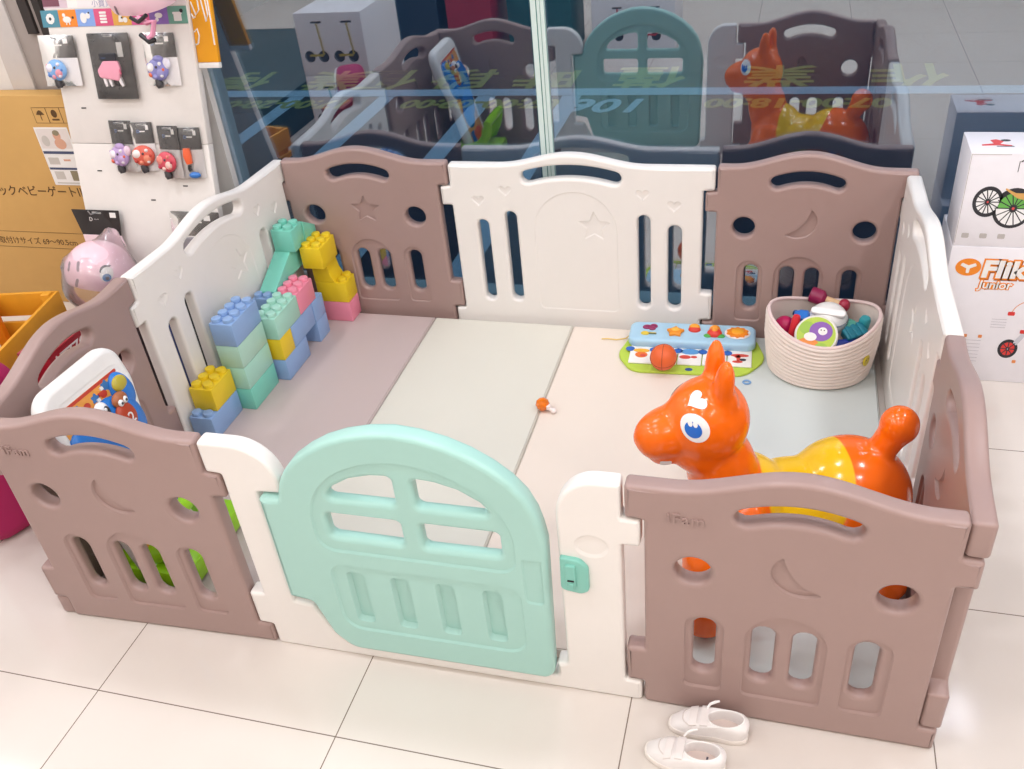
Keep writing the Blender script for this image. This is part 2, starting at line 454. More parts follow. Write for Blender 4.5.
def small_panel(emblem):
    bm = BM(); W = .57
    slot = lambda a, b: capsule(a, b, .118, .278)
    recs = [dict(loop=archloop(.098, .175, .076, .297, .014), depth=.006, taper=.0025, holes=[slot(.115, .158)]),
            dict(loop=archloop(.397, .479, .076, .297, .014), depth=.006, taper=.0025, holes=[slot(.412, .456)]),
            dict(loop=archloop(.212, .364, .074, .32, .014), depth=.006, taper=.0025, holes=[slot(.226, .269), slot(.301, .345)]),
            dict(loop=emblem, depth=.007, taper=.0015)]
    solid(bm, outline(W, .603, .045, .287, .22), .02, [circ(.111, .41, .034), circ(.464, .408, .034), thick_arc(.183, .39, .557, .017, .0205)], recs, b=.009, M=UPRIGHT)
    LOGO(bm, .062, .53)
    return obj('panel', bm, MAUVE, keepflat=True)
def large_panel():
    bm = BM(); W = .866
    holes = [capsule(W-x1, W-x0, z0, z1) for x0, x1, z0, z1 in ((.102, .141, .1, .405), (.2, .24, .103, .437), (.641, .682, .1, .437), (.737, .782, .1, .405))]
    holes.append(thick_arc(.278, .595, .558, .02, .022))
    recs = [dict(loop=heart(W-x, z, .024), depth=.004, taper=.004) for x, z in ((.114, .476), (.21, .512), (.658, .508), (.757, .473))]
    recs.append(dict(loop=archloop(W-.577, W-.298, .077, .513, .02), depth=.0025, taper=.004, recs=[dict(loop=star(W-.5, .392, .058, .027), depth=.004, taper=.003)]))
    solid(bm, outline(W, .597, .037, .437, .24), .02, holes, recs, b=.009, M=UPRIGHT)
    return obj('panel', bm, WHITE, keepflat=True)
def gate_frame():
    W = .866; e = .014
    top = [(W-.021, .603, .008), *[(.80-.078*sin(pi/2*k/10), .51+.093*cos(pi/2*k/10), 0) for k in range(11)], (.722, .085, .008), (.699, .08, .004), (.699, .038, .008),
           (.21, .038, .03), (.172, .09, .03), (.142, .152, .012), (.096, .158, .006), (.094, .484, .006), (.148, .487, .006), *[(.06+.091*cos(pi/2*k/10), .51+.094*sin(pi/2*k/10), 0) for k in range(11)], (-e, .604, .008)]
    bm = BM()
    solid(bm, outline(W, 0, 0, 0, 0, top), .02, [], [dict(loop=circ(.788, .443, .034, .03), depth=.004, taper=.006)], b=.008, M=UPRIGHT)
    g = obj('gate_frame', bm, WHITE, keepflat=True); g['label'] = 'white gate frame with low sill'
    # door
    door = [(.101, .19, .006), (.101, .48, .006), (.146, .482, .006)]
    for q in ((.152, .505), (.163, .535), (.18, .563), (.205, .592), (.24, .62), (.28, .645), (.325, .664), (.375, .677), (.425, .682), (.475, .677), (.525, .664), (.57, .645), (.61, .62), (.645, .59), (.672, .555), (.688, .518), (.697, .48)): door.append(q+(0,))
    door += [(.703, .44, .02), (.695, .06, .02), (.68, .042, .02), (.225, .042, .05), (.185, .085, .04), (.155, .182, .012)]
    bm = BM()
    pane = [rpoly(p, .012) for p in ([(.25, .498), (.405, .498), (.405, .572), (.36, .568), (.315, .555), (.275, .53)], [(.448, .498), (.603, .498), (.578, .53), (.538, .555), (.493, .568), (.448, .572)],
            [(.243, .392), (.405, .39), (.405, .456), (.243, .456)], [(.448, .39), (.61, .392), (.61, .456), (.448, .456)])]
    win = rpoly([(.213, .352, .04), (.64, .352, .04)], 0)
    win = []
    for k in range(7): a = pi+pi/2*k/6; win.append((.25+.038*cos(a), .392+.038*sin(a)))
    for k in range(7): a = 1.5*pi+pi/2*k/6; win.append((.603+.038*cos(a), .392+.038*sin(a)))
    for k in range(25): a = pi*k/24; win.append((.4265+.2145*cos(a), .432+.182*sin(a)))
    bars = [dict(loop=rrect(a, a+.043, .138, .292, .012), depth=.014, taper=.004) for a in (.255, .355, .455, .557)]
    recs = [dict(loop=win, depth=.005, taper=.004, holes=pane), dict(loop=rrect(.222, .643, .113, .316, .045, .035), depth=.005, taper=.004, recs=bars),
            dict(loop=rrect(.650, .690, .275, .40, .012, .004), depth=.004, taper=.003)]
    solid(bm, rpoly(door, .006), .021, [], recs, b=.011, M=T(0, -.014, 0) @ UPRIGHT)
    d = obj('gate_door', bm, MINT, g, keepflat=True); d['label'] = 'mint arched gate door with window bars'
    bm = BM()
    solid(bm, rpoly([(.724, .325, .012), (.765, .318, .02), (.781, .328, .014), (.781, .39, .02), (.765, .41, .02), (.726, .413, .004)], .01), .008, [], [], b=.004, M=T(0, -.022, 0) @ UPRIGHT)
    solid(bm, rrect(.736, .757, .34, .398, .004), .004, [], [], b=.003, M=T(0, -.031, 0) @ UPRIGHT)
    solid(bm, rrect(.742, .752, .336, .352, .002), .003, [], [], b=.001, M=T(0, -.034, 0) @ UPRIGHT)
    box(bm, .7405, .7535, -.0366, -.0345, .357, .3605, mi=1)
    l = obj('latch', bm, [mat('latch mint', '#82c5b6', .3), BLACK], g); l['label'] = 'mint sliding latch'
    return g
J = dict(FL=(.018, -.038), J1=(.58, -.016), J2=(1.446, -.008), FR=(2.018, -.012), R1=(2.035, .575), BR=(2.022, 1.43), B2=(1.456, 1.449), B1=(.593, 1.449), BL=(-.012, 1.443), L1=(-.048, .585))
pen = thing('playpen', 'toddler playpen of interlocking mauve and white plastic panels with a mint gate', 'playpen', (1.0, .7, 0))
def place(o, a, b, W):
    A, B = Vector(J[a]), Vector(J[b]); d = B-A
    o.parent = pen; o.location = (A.x-1.0, A.y-.7, 0); o.rotation_euler = (0, 0, math.atan2(d.y, d.x)); o.scale = (d.length/W, 1, 1)
PM = small_panel(moon()); PS = small_panel(star(.28, .432, .056, .026)); PW = large_panel(); PG = gate_frame()
def again(o):
    c = o.copy(); COL.objects.link(c); return c
place(PM, 'FL', 'J1', .57); place(PG, 'J1', 'J2', .866)
place(again(PM), 'J2', 'FR', .57); place(again(PM), 'FR', 'R1', .57); place(PW, 'R1', 'BR', .866); place(again(PM), 'BR', 'B2', .57)
place(again(PW), 'B2', 'B1', .866); place(PS, 'B1', 'BL', .57); place(again(PW), 'BL', 'L1', .866); place(again(PM), 'L1', 'FL', .57)
for c in pen.children:
    if c.name.startswith('panel'): c['label'] = ('large white panel with four slots' if c.data == PW.data else 'mauve panel with a star recess' if c.data == PS.data else 'mauve panel with a crescent recess')

# ---- folding mat
mt = thing('folding_play_mat', 'thick folding play mat in four pastel strips covering the playpen floor', 'play mat', (1.0, .72, 0))
xs = (.03, .503, 1.010, 1.515, 1.985)
for i, (hexc, nm) in enumerate((('#C6B4B1', 'mauve grey strip'), ('#DBD7CB', 'grey green strip'), ('#E8DACD', 'beige strip'), ('#D2D8D5', 'pale blue green strip'))):
    bm = BM(); q = [(xs[i]+.0008-1, -.675), (xs[i+1]-.0008-1, -.675), (xs[i+1]-.0008-1, .682), (xs[i]+.0008-1, .682)]
    if i == 0: q[0] = (.052-1, -.675); q[3] = (.022-1, .682); q.append((.002-1, -.135))
    solid(bm, rpoly(q, .004), .015, b=.005, M=T(0, 0, .015))
    s = obj('mat_strip', bm, mat('mat '+nm, hexc, .45, var=.012, scale=8, bump=.06, bscale=500), mt, keepflat=True); s['label'] = nm

# ================================================================== building blocks
BC = dict(blue=mat('blue block plastic', '#8EAEDB', .35), mint=mat('mint block plastic', '#7DD0BC', .35), pale=mat('pale green block plastic', '#B0D8C6', .35),
          aqua=mat('aqua block plastic', '#A8DAC8', .35), yellow=mat('yellow block plastic', '#EDCB26', .35), pink=mat('pink block plastic', '#F08FA6', .35))
PT, BH = .0395, .079
GRP = 'chunky building blocks along the left wall'
def studs(bm, nx, ny, z, x0=0, y0=0):
    for i in range(nx):
        for j in range(ny):
            cx, cy = x0+(i+.5)*PT, y0+(j+.5)*PT
            lathe(bm, [(.0158, z), (.0158, z+.009), (.0146, z+.0115), (.0122, z+.0122), (0, z+.0122)], 16, (cx, cy, 0))
def block(nx, ny, colour, loc, label, stud=True, rz=0, z2=None):
    bm = BM(); box(bm, .0004, nx*PT-.0004, .0004, ny*PT-.0004, .0002, BH-.0002, bev=.003)
    if stud is True: studs(bm, nx, ny, BH)
    elif stud: studs(bm, stud[2], stud[3], BH, stud[0]*PT, stud[1]*PT)
    o = obj('building_block', bm, BC[colour], None, loc, (0, 0, R(rz)))
    return tag(o, label, 'toy block', GRP)
def slope(pts, w, colour, loc, label, st=None, rz=0):
    """block with a sloping side: profile in y-z, width along x"""
    bm = BM(); solid(bm, [(p[0], p[1]) for p in pts], w/2-.0004, [], [], b=.002, M=T(w/2, 0, 0) @ Matrix(((0, 0, 1, 0), (1, 0, 0, 0), (0, 1, 0, 0), (0, 0, 0, 1))))
    if st: studs(bm, st[2], st[3], st[4], st[0], st[1])
    o = obj('building_block', bm, BC[colour], None, loc, (0, 0, R(rz)))
    return tag(o, label, 'toy block', GRP)
Z0 = .03
block(2, 4, 'blue', (-.016, .62, Z0), 'grey blue block on the mat, nearest the front, half covered by a yellow one', (0, 0, 2, 1))
block(2, 3, 'yellow', (-.016, .66, Z0+BH), 'yellow six-stud block on top of the nearest blue block')
tx, ty = .031, .782
block(2, 4, 'mint', (tx, ty, Z0), 'deep mint block at the foot of the four-high tower', False)
block(2, 4, 'aqua', (tx, ty, Z0+BH), 'pale aqua block second from the bottom of the four-high tower', False)
block(2, 4, 'pale', (tx, ty, Z0+2*BH), 'pale green block second from the top of the four-high tower', False)
block(2, 4, 'blue', (tx, ty, Z0+3*BH), 'light blue eight-stud block topping the four-high tower')
ax, ay = .067, .952
block(2, 4, 'blue', (ax, ay, Z0), 'blue block on the mat below the small yellow cube', (0, 2, 2, 2))
block(2, 2, 'yellow', (ax, ay, Z0+BH), 'small yellow cube block under the end of the aqua block', False)
block(2, 4, 'blue', (ax, ay+2*PT, Z0+BH), 'blue block behind the small yellow cube, under the aqua and pink blocks', False)
block(2, 4, 'aqua', (ax, ay, Z0+2*BH), 'aqua eight-stud block lying on the small yellow cube')
block(2, 3, 'pink', (ax, ay+4*PT, Z0+2*BH), 'pink six-stud block behind the aqua block')
block(2, 2, 'blue', (ax+.002, ay+6*PT+.001, Z0+BH), 'blue block jutting out below the far end of the pink block', False)
block(2, 2, 'blue', (ax+.002, ay+6*PT+.001, Z0), 'blue block on the mat below the jutting blue block', False)
# mint creature by the wall
mx = .014; my = 1.07
for k in range(2): block(2, 4, 'blue', (mx-.012, my, Z0+k*BH), ('blue block on the mat under the mint creature', 'blue block in the middle of the stack under the mint creature')[k], False).scale = (.83, 1, 1)
block(2, 4, 'blue', (mx-.012, my, Z0+2*BH), 'blue block in front of the mint ramp, its studs showing', (0, 0, 2, 1)).scale = (.83, 1, 1)
zt = Z0+3*BH
slope([(PT, 0), (.34, 0), (.34, .079), (.185, .079), (PT, .006)], .060, 'mint', (mx-.003, my, zt), 'mint ramp block leaning down to the blue studs')
block(2, 2, 'mint', (mx+.001, my+.185, zt+BH), 'mint four-stud block on top of the mint ramp')
slope([(.0, 0), (.08, 0), (.08, .03), (.0, .078)], 2*PT, 'mint', (mx+.004, my+.185+2*PT+.001, zt+BH), 'mint roof-shaped block behind the highest mint studs')
# yellow giraffe shape on a pink foot
px_, py_ = .09, 1.336
block(3, 2, 'pink', (px_, py_, Z0), 'pink block on the mat in the back corner under the yellow shape', False)
block(3, 2, 'yellow', (px_, py_, Z0+BH), 'yellow block on the pink foot, two studs showing at its right end', (2, 0, 1, 2))
bm = BM(); solid(bm, [(.0, 0), (.079, 0), (.066, .03), (.058, .079), (0, .079)], PT-.0004, [], [], b=.002, M=T(0, PT, 0) @ UPRIGHT)
tag(obj('building_block', bm, BC['yellow'], None, (px_, py_, Z0+2*BH)), 'yellow neck block with a sloping right side', 'toy block', GRP)
block(2, 3, 'yellow', (px_-.002, py_-PT*1.25, Z0+3*BH), 'yellow six-stud block jutting forward at the very top of the yellow shape')

# ================================================================== hopping horse
OR = mat('orange rubber', '#FF6E0C', .18, spec=.5, coat=.15, var=.01); 
horse = thing('hopping_horse', 'glossy orange inflatable hopping horse with yellow saddle patch and blue eyes', 'toy horse', (1.735, .392, .03), (0, 0, R(180+19)))
# local frame: +x is towards the nose, +z up
bm = BM()
E_ = lambda c, r, M=I4: ball(bm, (0, 0, 0), *r, seg=32, M=T(*c) @ M)
E_((-.128, 0, .205), (.142, .132, .14)); E_((.11, 0, .215), (.11, .112, .128)); E_((.0, 0, .19), (.15, .112, .115))
E_((.16, 0, .32), (.078, .078, .13), RY(10))
E_((.198, 0, .465), (.09, .085, .098)); E_((.208, 0, .405), (.072, .068, .07))
E_((.275, 0, .447), (.082, .057, .056), RY(16)); E_((.309, 0, .434), (.043, .05, .047)); E_((.285, 0, .395), (.042, .04, .026), RY(10))
for s in (1, -1):
    E_((.176, s*.036, .572), (.021, .029, .066), RX(-s*5) @ RY(-4)); E_((.17, s*.035, .53), (.026, .03, .04))
    fx = .228 if s > 0 else .165; fy = s*(.165 if s > 0 else .13)
    tube(bm, [(.12, s*.06, .235), (fx-.05, s*.1, .225 if s > 0 else .19), (fx-.012, fy*.86, .18 if s > 0 else .14), (fx-.002, fy*.97, .11), (fx, fy, .04)], [.075, .073, .064, .055, .05], 20)
    E_((fx, fy, .042), (.056, .05, .041))
    tube(bm, [(-.13, s*.07, .18), (-.165, s*.11, .1), (-.18, s*.125, .04), (-.182, s*.125, .025)], [.08, .062, .052, .03], 20)
    E_((-.182, s*.125, .04), (.058, .05, .039))
E_((-.205, 0, .355), (.033, .034, .07), RY(-25)); E_((-.222, 0, .39), (.043, .042, .046))
b2 = skin_from(bm, [('REMESH', dict(mode='VOXEL', voxel_size=.0075)), ('SMOOTH', dict(factor=.5, iterations=9)), ('SUBSURF', dict(levels=1))])
for v in b2.verts: v.co.z = max(v.co.z, .0005)
HB = BVHTree.FromBMesh(b2)
# saddle patch: where the painted area lies on the rubber
def horse_mat():
    m = OR.copy(); m.name = 'orange rubber with yellow saddle'; nt = m.node_tree; b = nt.nodes['Principled BSDF']
    tc = nt.nodes.new('ShaderNodeTexCoord'); 
    def ell(c, r, edge=.03):
        mp = nt.nodes.new('ShaderNodeMapping'); mp.vector_type = 'POINT'
        mp.inputs['Location'].default_value = tuple(-a/k for a, k in zip(c, r)); mp.inputs['Scale'].default_value = tuple(1/k for k in r)
        nt.links.new(tc.outputs['Object'], mp.inputs[0])
        ln = nt.nodes.new('ShaderNodeVectorMath'); ln.operation = 'LENGTH'; nt.links.new(mp.outputs[0], ln.inputs[0])
        q = nt.nodes.new('ShaderNodeMapRange'); q.inputs[1].default_value = 1-edge; q.inputs[2].default_value = 1+edge; q.inputs[3].default_value = 1; q.inputs[4].default_value = 0
        nt.links.new(ln.outputs['Value'], q.inputs[0]); return q.outputs[0]
    col = b.inputs['Base Color'].links[0].from_socket
    sad = [ell((-.005, 0, .33), (.088, 3, .16)), ell((-.05, 0, .35), (.06, 3, .11))]
    mxm = nt.nodes.new('ShaderNodeMath'); mxm.operation = 'MAXIMUM'; nt.links.new(sad[0], mxm.inputs[0]); nt.links.new(sad[1], mxm.inputs[1])
    def over(col, fac, c):
        x = nt.nodes.new('ShaderNodeMix'); x.data_type = 'RGBA'; x.inputs[7].default_value = lin(c); nt.links.new(col, x.inputs[6]); nt.links.new(fac, x.inputs[0]); return x.outputs[2]
    col = over(col, mxm.outputs[0], '#F8C512')
    for s in (1, -1):
        col = over(col, ell((-.175, s*.12, .235), (.032, .06, .03)), '#1E5FBE'); col = over(col, ell((.16, s*.1, .2), (.026, .05, .026)), '#1E5FBE')
    nt.links.new(col, b.inputs['Base Color'])
    return m
obj('body', b2, horse_mat(), horse, smooth=180)
EW = mat('white eye paint', '#F6F2F0', .2); EB = mat('blue eye paint', '#2C6FCE', .2)
for s in (1, -1):
    # looking at the cheek from its side
    bm = BM(); O = (.238, s*.3, .497)
    drape(bm, HB, circ(0, 0, .0265, .0285), O, (0, -s, 0), (0, 0, 1), .0012, 0)
    x = -.004 if s > 0 else .004
    drape(bm, HB, circ(x, -.002, .0155, .0165), O, (0, -s, 0), (0, 0, 1), .002, 1)
    drape(bm, HB, circ(x+.004, .0105, .0042, .006), O, (0, -s, 0), (0, 0, 1), .0027, 0); drape(bm, HB, circ(x-.005, .0105, .0042, .006), O, (0, -s, 0), (0, 0, 1), .0027, 0)
    obj('eye', bm, [EW, EB], horse, keepflat=True)
bm = BM(); drape(bm, HB, heart(0, 0, .0225), (.332, .075, .708), (-.52, -.2, -.83), (-.8, .0, .5), .0012, 0)
o = obj('forehead_mark', bm, EW, horse, keepflat=True); o['label'] = 'white heart-shaped mark'
bm = BM(); drape(bm, HB, rrect(-.012, .012, -.01, .006, .004), (.292, .3, .392), (0, -1, 0), (0, 0, 1), .0012, 0); obj('teeth', bm, EW, horse, keepflat=True)

# ================================================================== toy keyboard mat and its ball
kb = thing('toy_piano_mat', 'baby floor piano with light blue console, picture keys and green cloth border', 'toy piano', (1.425, 1.27, .03), (0, 0, R(2)))
G = mat('lime cloth', '#B9D24E', .8, bump=.3, bscale=300); KW = mat('key cloth white', '#F1EEEA', .6)
bm = BM(); solid(bm, rpoly([(-.235, -.03, .08), (-.18, -.12, .06), (.17, -.115, .07), (.235, -.02, .08), (.2, .1, .04), (-.2, .1, .04)], .05, 8), .005, [], [], b=.004, M=T(0, 0, .005))
obj('mat_base', bm, G, kb, keepflat=True)
bm = BM()
for i in range(5):
    x0 = -.193+i*.0772; box(bm, x0, x0+.0745, -.083+.002*i, .07, .0101, .0165, mi=0, bev=.003)
    x = x0+.037; c = 1
    plate(bm, circ(x-.038, -.006, .0145, .013, 16), .0166, .0178, mi=1)
# pictures on the keys
cols = ['#E8762B', '#5F9AD0', '#D94B3C', '#F0B233', '#3b3b46']
KM = [KW, mat('blue key tab', '#2F63B8', .4)]+[mat('print '+c, c, .5) for c in cols]
def pic(x, y, s, spec):
    for dx, dy, rx, ry, mi in spec: plate(bm, circ(x+dx*s, y+dy*s, rx*s, ry*s, 16), .0166, .0172+.0002*mi, mi=mi)
pic(-.155, -.03, .02, [(-.1, .8, 1.3, .5, 5), (0, -.4, 1, .8, 2), (.3, -.6, .5, .4, 4), (-1, .9, .3, .2, 2)])
pic(-.002, -.022, .02, [(0, .7, 1.5, .8, 3), (-.7, -.9, .9, .5, 4), (.7, -.8, .5, .3, 4)])
pic(.075, -.03, .02, [(0, .3, .9, 1, 2), (.2, .6, .5, .4, 5)])
pic(.153, -.03, .02, [(0, .7, 1.4, .4, 4), (-.2, -.1, .3, .9, 4), (.5, -.5, .5, .3, 6), (-.3, -1.1, .8, .3, 4), (-.3, .3, .5, .3, 4)])
pic(-.078, -.03, .02, [(0, .1, .9, .7, 4)])
obj('keys', bm, KM, kb)
bm = BM(); solid(bm, rrect(-.205, .2, .008, .125, .028, .028), .016, [], [], b=.010, M=T(0, 0, .0285)); obj('console', bm, mat('light blue console plastic', '#A9CFE6', .35), kb, keepflat=True)
P_ = lambda c, r=.35: mat('plastic '+c, c, r)
bm = BM(); plate(bm, circ(.142, .07, .041, .036), .0551, .056, mi=0); solid(bm, ccw([(.142+(.036 if k % 2 else .03)*cos(k*pi/10), .07+(.031 if k % 2 else .025)*sin(k*pi/10)) for k in range(20)]), .004, b=.002, M=T(0, 0, .058), mi=1); ball(bm, (.142, .07, .062), .02, .018, .006, mi=2)
o = obj('sun_button', bm, [PAPER, P_('#F08A1A'), P_('#F7A92A')], kb, (0, 0, -.0095)); o['label'] = 'orange sun-shaped button'
bm = BM(); solid(bm, star(-.055, .06, .031, .02, 90), .005, b=.003, M=T(0, 0, .058)); ball(bm, (-.055, .066, .063), .014, .012, .006, mi=1)
o = obj('star_button', bm, [P_('#EE9220'), P_('#F5B443')], kb, (0, 0, -.0095)); o['label'] = 'orange star-shaped button'
bm = BM(); ball(bm, (.005, .082, .055), .02, .017, .012, mi=0); ball(bm, (.005, .088, .06), .018, .013, .012, mi=1); o = obj('round_button', bm, [P_('#D8392C'), P_('#F0A22B')], kb, (0, 0, -.0095)); o['label'] = 'red round button with a yellow cap'
bm = BM(); ball(bm, (.07, .06, .057), .024, .021, .016, mi=0); ball(bm, (.07, .078, .06), .018, .014, .016, mi=1); ball(bm, (.05, .048, .055), .014, .01, .006, mi=2); ball(bm, (.09, .048, .055), .014, .01, .006, mi=2); ball(bm, (.07, .06, .07), .01, .01, .008, mi=1)
o = obj('flower_button', bm, [P_('#DC3A2A'), P_('#F09A28'), P_('#4FA84B')], kb, (0, 0, -.0095)); o['label'] = 'red flower-shaped button with green leaves'
bm = BM(); ball(bm, (-.148, .085, .055), .016, .012, .007); ball(bm, (-.128, .092, .055), .013, .011, .007); ball(bm, (-.132, .078, .055), .012, .01, .007); o = obj('switch', bm, P_('#8E2257'), kb, (0, 0, -.0095)); o['label'] = 'plum-coloured switch'
bm = BM(); ball(bm, (-.152, .047, .055), .014, .01, .006); box(bm, -.145, -.115, .043, .05, .0545, .059, mi=1, bev=.002); o = obj('slider', bm, [P_('#E3C337'), P_('#5e6a52')], kb, (0, 0, -.0095)); o['label'] = 'yellow slider'
bm = BM(); plate(bm, circ(0, -.099, .012, .008), .0101, .0108); o = obj('label_tag', bm, P_('#274E96'), kb); o['label'] = 'small dark blue woven tag'
bm = BM(); tube(bm, [(.178+.011*cos(a), -.140+.009*sin(a), .003) for a in [k*pi/8 for k in range(16)]], .0028, 8, closed=True); o = obj('loop', bm, P_('#7FA8D6'), kb); o['label'] = 'small blue plastic loop'
bm = BM(); tube(bm, [(-.205, .07, .02), (-.22, .075, .004), (-.25, .066, .003), (-.28, .07, .003), (-.30, .066, .003)], .0022, 6); o = obj('ribbon', bm, P_('#E9C878'), kb); o['label'] = 'thin yellow ribbon'
def basketball_mat():
    m = mat('orange ball rubber', '#E2622B', .5, bump=.2, bscale=400).copy(); return m
bb = thing('toy_basketball', 'small orange toy basketball resting on the picture keys', 'ball', (1.351, 1.158, .0883))
bm = BM(); ball(bm, (0, 0, 0), .0415, seg=36); obj('ball', bm, MATS['orange ball rubber'] if 'orange ball rubber' in MATS else basketball_mat(), bb)
bm = BM()
for Mx in (RX(20), RX(20) @ RY(90), RX(65) @ RY(20)):
    tube(bm, [Mx @ Vector((.0413*cos(a), .0413*sin(a), 0)) for a in [k*pi/20 for k in range(40)]], .001, 6, closed=True)
obj('seam', bm, P_('#8E3416', .6), bb)

# ================================================================== rope basket and what lies in it
BKX, BKY = 1.814, 1.256
bk = thing('rope_basket', 'cream coiled rope basket full of small toys in the back right corner', 'basket', (BKX, BKY, .03))
bm = BM(); seg = 72
def rim(a): return .172+.022*cos(2*a)
rings = []
NR = 12
prof = []
for k in range(NR*8+1): prof.append((k/(NR*8), 0))
def basket_r(t): return .146+.017*min(1, t*1.6)**.7
for t, _ in prof: rings.append([(t, basket_r(t)+.0042*abs(sin(t*NR*pi)), 0) for _k in range(1)])
def bpt(a, t, inner):
    r = basket_r(t)+(.0042*abs(sin(t*NR*pi)) if not inner else -.008+.0015*abs(sin(t*NR*pi)))
    return Vector((r*1.0*cos(a), r*.90*sin(a), .004+t*rim(a)))
V = [[bm.verts.new(bpt(2*pi*k/seg, t, False)) for k in range(seg)] for t, _ in prof]
W_ = [[bm.verts.new(bpt(2*pi*k/seg, t, True)) for k in range(seg)] for t, _ in prof[::4]]
for A, B in list(zip(V, V[1:]))+list(zip(W_, W_[1:]))+[(V[-1], W_[-1])]:
    for k in range(seg): bm.faces.new((A[k], A[(k+1) % seg], B[(k+1) % seg], B[k]))
b0 = [bm.verts.new((v.co.x*.97, v.co.y*.97, 0.0005)) for v in V[0]]
for k in range(seg): bm.faces.new((V[0][k], V[0][(k+1) % seg], b0[(k+1) % seg], b0[k]))
bm.faces.new(b0); bm.faces.new(W_[0])
obj('basket_wall', bm, mat('cream cotton rope', '#EFE0D6', .85, bump=.5, bscale=500), bk, smooth=60)
bm = BM(); tube(bm, [bpt(2*pi*k/48, 1, False)+Vector((-.005*cos(2*pi*k/48), -.005*sin(2*pi*k/48), .002)) for k in range(48)], .0055, 10, closed=True)
o = obj('rim', bm, mat('pinkish rope', '#EBD3CF', .85), bk); o['label'] = 'pinkish rope rim'
a_ = R(-40); c_ = bpt(a_, .52, False)
bm = BM(); Mp = T(c_.x*1.012, c_.y*1.012, c_.z) @ RZ(-34+90+4) @ UPRIGHT
solid(bm, circ(0, 0, .016, .018), .003, b=.002, M=Mp); plate(bm, circ(-.005, .004, .002), .003, .0036, Mp, 1); plate(bm, circ(.005, .004, .002), .003, .0036, Mp, 1); plate(bm, ccw(arc_sag((-.008, -.004), (.008, -.004), -.005)+arc_sag((.008, -.005), (-.008, -.005), .003)), .003, .0036, Mp, 1)
o = obj('patch', bm, [P_('#CDB52C'), P_('#5b5220')], bk, keepflat=True); o['label'] = 'round yellow smiling patch'
TG = 'toys in the rope basket'
# filling: bodies stand on the basket's own base, so the upper toys rest on lower ones
def toy(name, label, cat, parts, loc, rot=(0, 0, 0)):
    t = thing(name, label, cat, loc, tuple(R(a) for a in rot), TG)
    for nm, bm, m in parts: obj(nm, bm, m, t)
    return t
bm = BM(); ball(bm, (0, 0, 0), .057, .057, .05, seg=32); b1 = BM(); tube(b1, [(.0575*cos(a), .0575*sin(a), .004) for a in [k*pi/24 for k in range(48)]], .002, 6, closed=True); b3 = BM(); solid(b3, rrect(-.052, .048, -.011, .011, .01), .010, b=.004, M=T(.004, -.028, .038) @ RX(36))
toy('toy_ball', 'white round toy with a raised band in the middle of the basket', 'toy', [('shell', bm, P_('#F1EFEC', .3)), ('seam', b1, P_('#7d8794')), ('band', b3, P_('#F6F4F2', .3))], (BKX+.016, BKY+.030, .184), (0, 0, -10))
bm = BM(); solid(bm, circ(0, 0, .062, n=40), .013, b=.005); b1 = BM()
plate(b1, circ(0, 0, .055, n=32), .0131, .0138, mi=0)
for (x, y, rx, ry, mi) in ((-.018, -.03, .03, .018, 1), (-.028, .018, .022, .02, 2), (.012, .012, .033, .03, 3), (-.015, -.008, .018, .013, 4), (.016, .014, .02, .019, 1), (.017, .013, .013, .012, 4), (.012, .016, .002, .002, 5), (.021, .016, .002, .002, 5), (.017, .011, .004, .003, 1), (.02, -.035, .018, .012, 2)):
    plate(b1, circ(x, y, rx, ry, 20), .0138, .0142+.0003*mi, mi=mi)
t = toy('toy_drum', 'round flat toy with a purple and orange animal face at the front of the basket', 'toy', [('case', bm, P_('#E9E2DA', .4))], (BKX-.018, BKY-.070, .182), (42, 0, -8))
obj('picture_top', b1, [P_('#B7CF3F'), P_('#EE8A2A'), P_('#9CC23C'), P_('#8B56AE'), P_('#F3ECE6'), P_('#2a2426')], t)
bm = BM(); ball(bm, (0, 0, 0), .03); toy('toy_ball', 'magenta ball at the left rim inside the basket', 'toy', [('ball', bm, P_('#C2185B', .4))], (BKX-.108, BKY+.02, .158))
bm = BM(); tube(bm, [(0, 0, -.045), (0, 0, -.04), (0, 0, .035), (0, 0, .045), (0, 0, .048)], [.008, .012, .0125, .01, .004], 14); b1 = BM(); ball(b1, (0, 0, -.05), .018, .018, .02)
toy('toy_maraca', 'red stick toy standing up beside the magenta ball', 'toy', [('handle', bm, P_('#DF2F3C', .35)), ('head', b1, P_('#C91F38', .35))], (BKX-.083, BKY-.022, .172), (-12, 10, 0))
bm = BM(); solid(bm, rpoly([(-.03, 0), (.03, 0), (.03, .02), (.018, .024), (.012, .042), (-.02, .042), (-.03, .022)], .005), .02, b=.005, M=RX(90)); b1 = BM()
cw = []
for x in (-.017, .017):
    for y in (-.021, .021):
        b1 = BM(); cyl(b1, (x, y-.004, .0), (x, y+.004, .0), .01, seg=16); cw.append(('wheel', b1, P_('#17407e', .4)))
toy('toy_car', 'blue toy car lying on its side left of the white round toy', 'toy', [('body', bm, P_('#2E78D2', .3))]+cw, (BKX-.072, BKY+.022, .172), (30, 60, 20))
bm = BM(); cyl(bm, (-.045, 0, 0), (.045, 0, 0), .011, seg=16); b1 = BM()
tube(b1, [(-.055, 0, 0), (-.052, 0, 0), (-.04, 0, 0), (-.015, 0, 0), (-.004, 0, 0)], [.012, .024, .025, .024, .012], 20); b3 = BM(); ball(b3, (.052, 0, 0), .018, .02, .022)
toy('toy_rattle', 'wooden rattle with maroon ends leaning on the back rim of the basket', 'toy', [('handle', bm, P_('#D9B48A', .5)), ('drum', b1, P_('#8C1D4A', .35)), ('knob', b3, P_('#A3243F', .35))], (BKX+.012, BKY+.103, .208), (0, 12, -14))
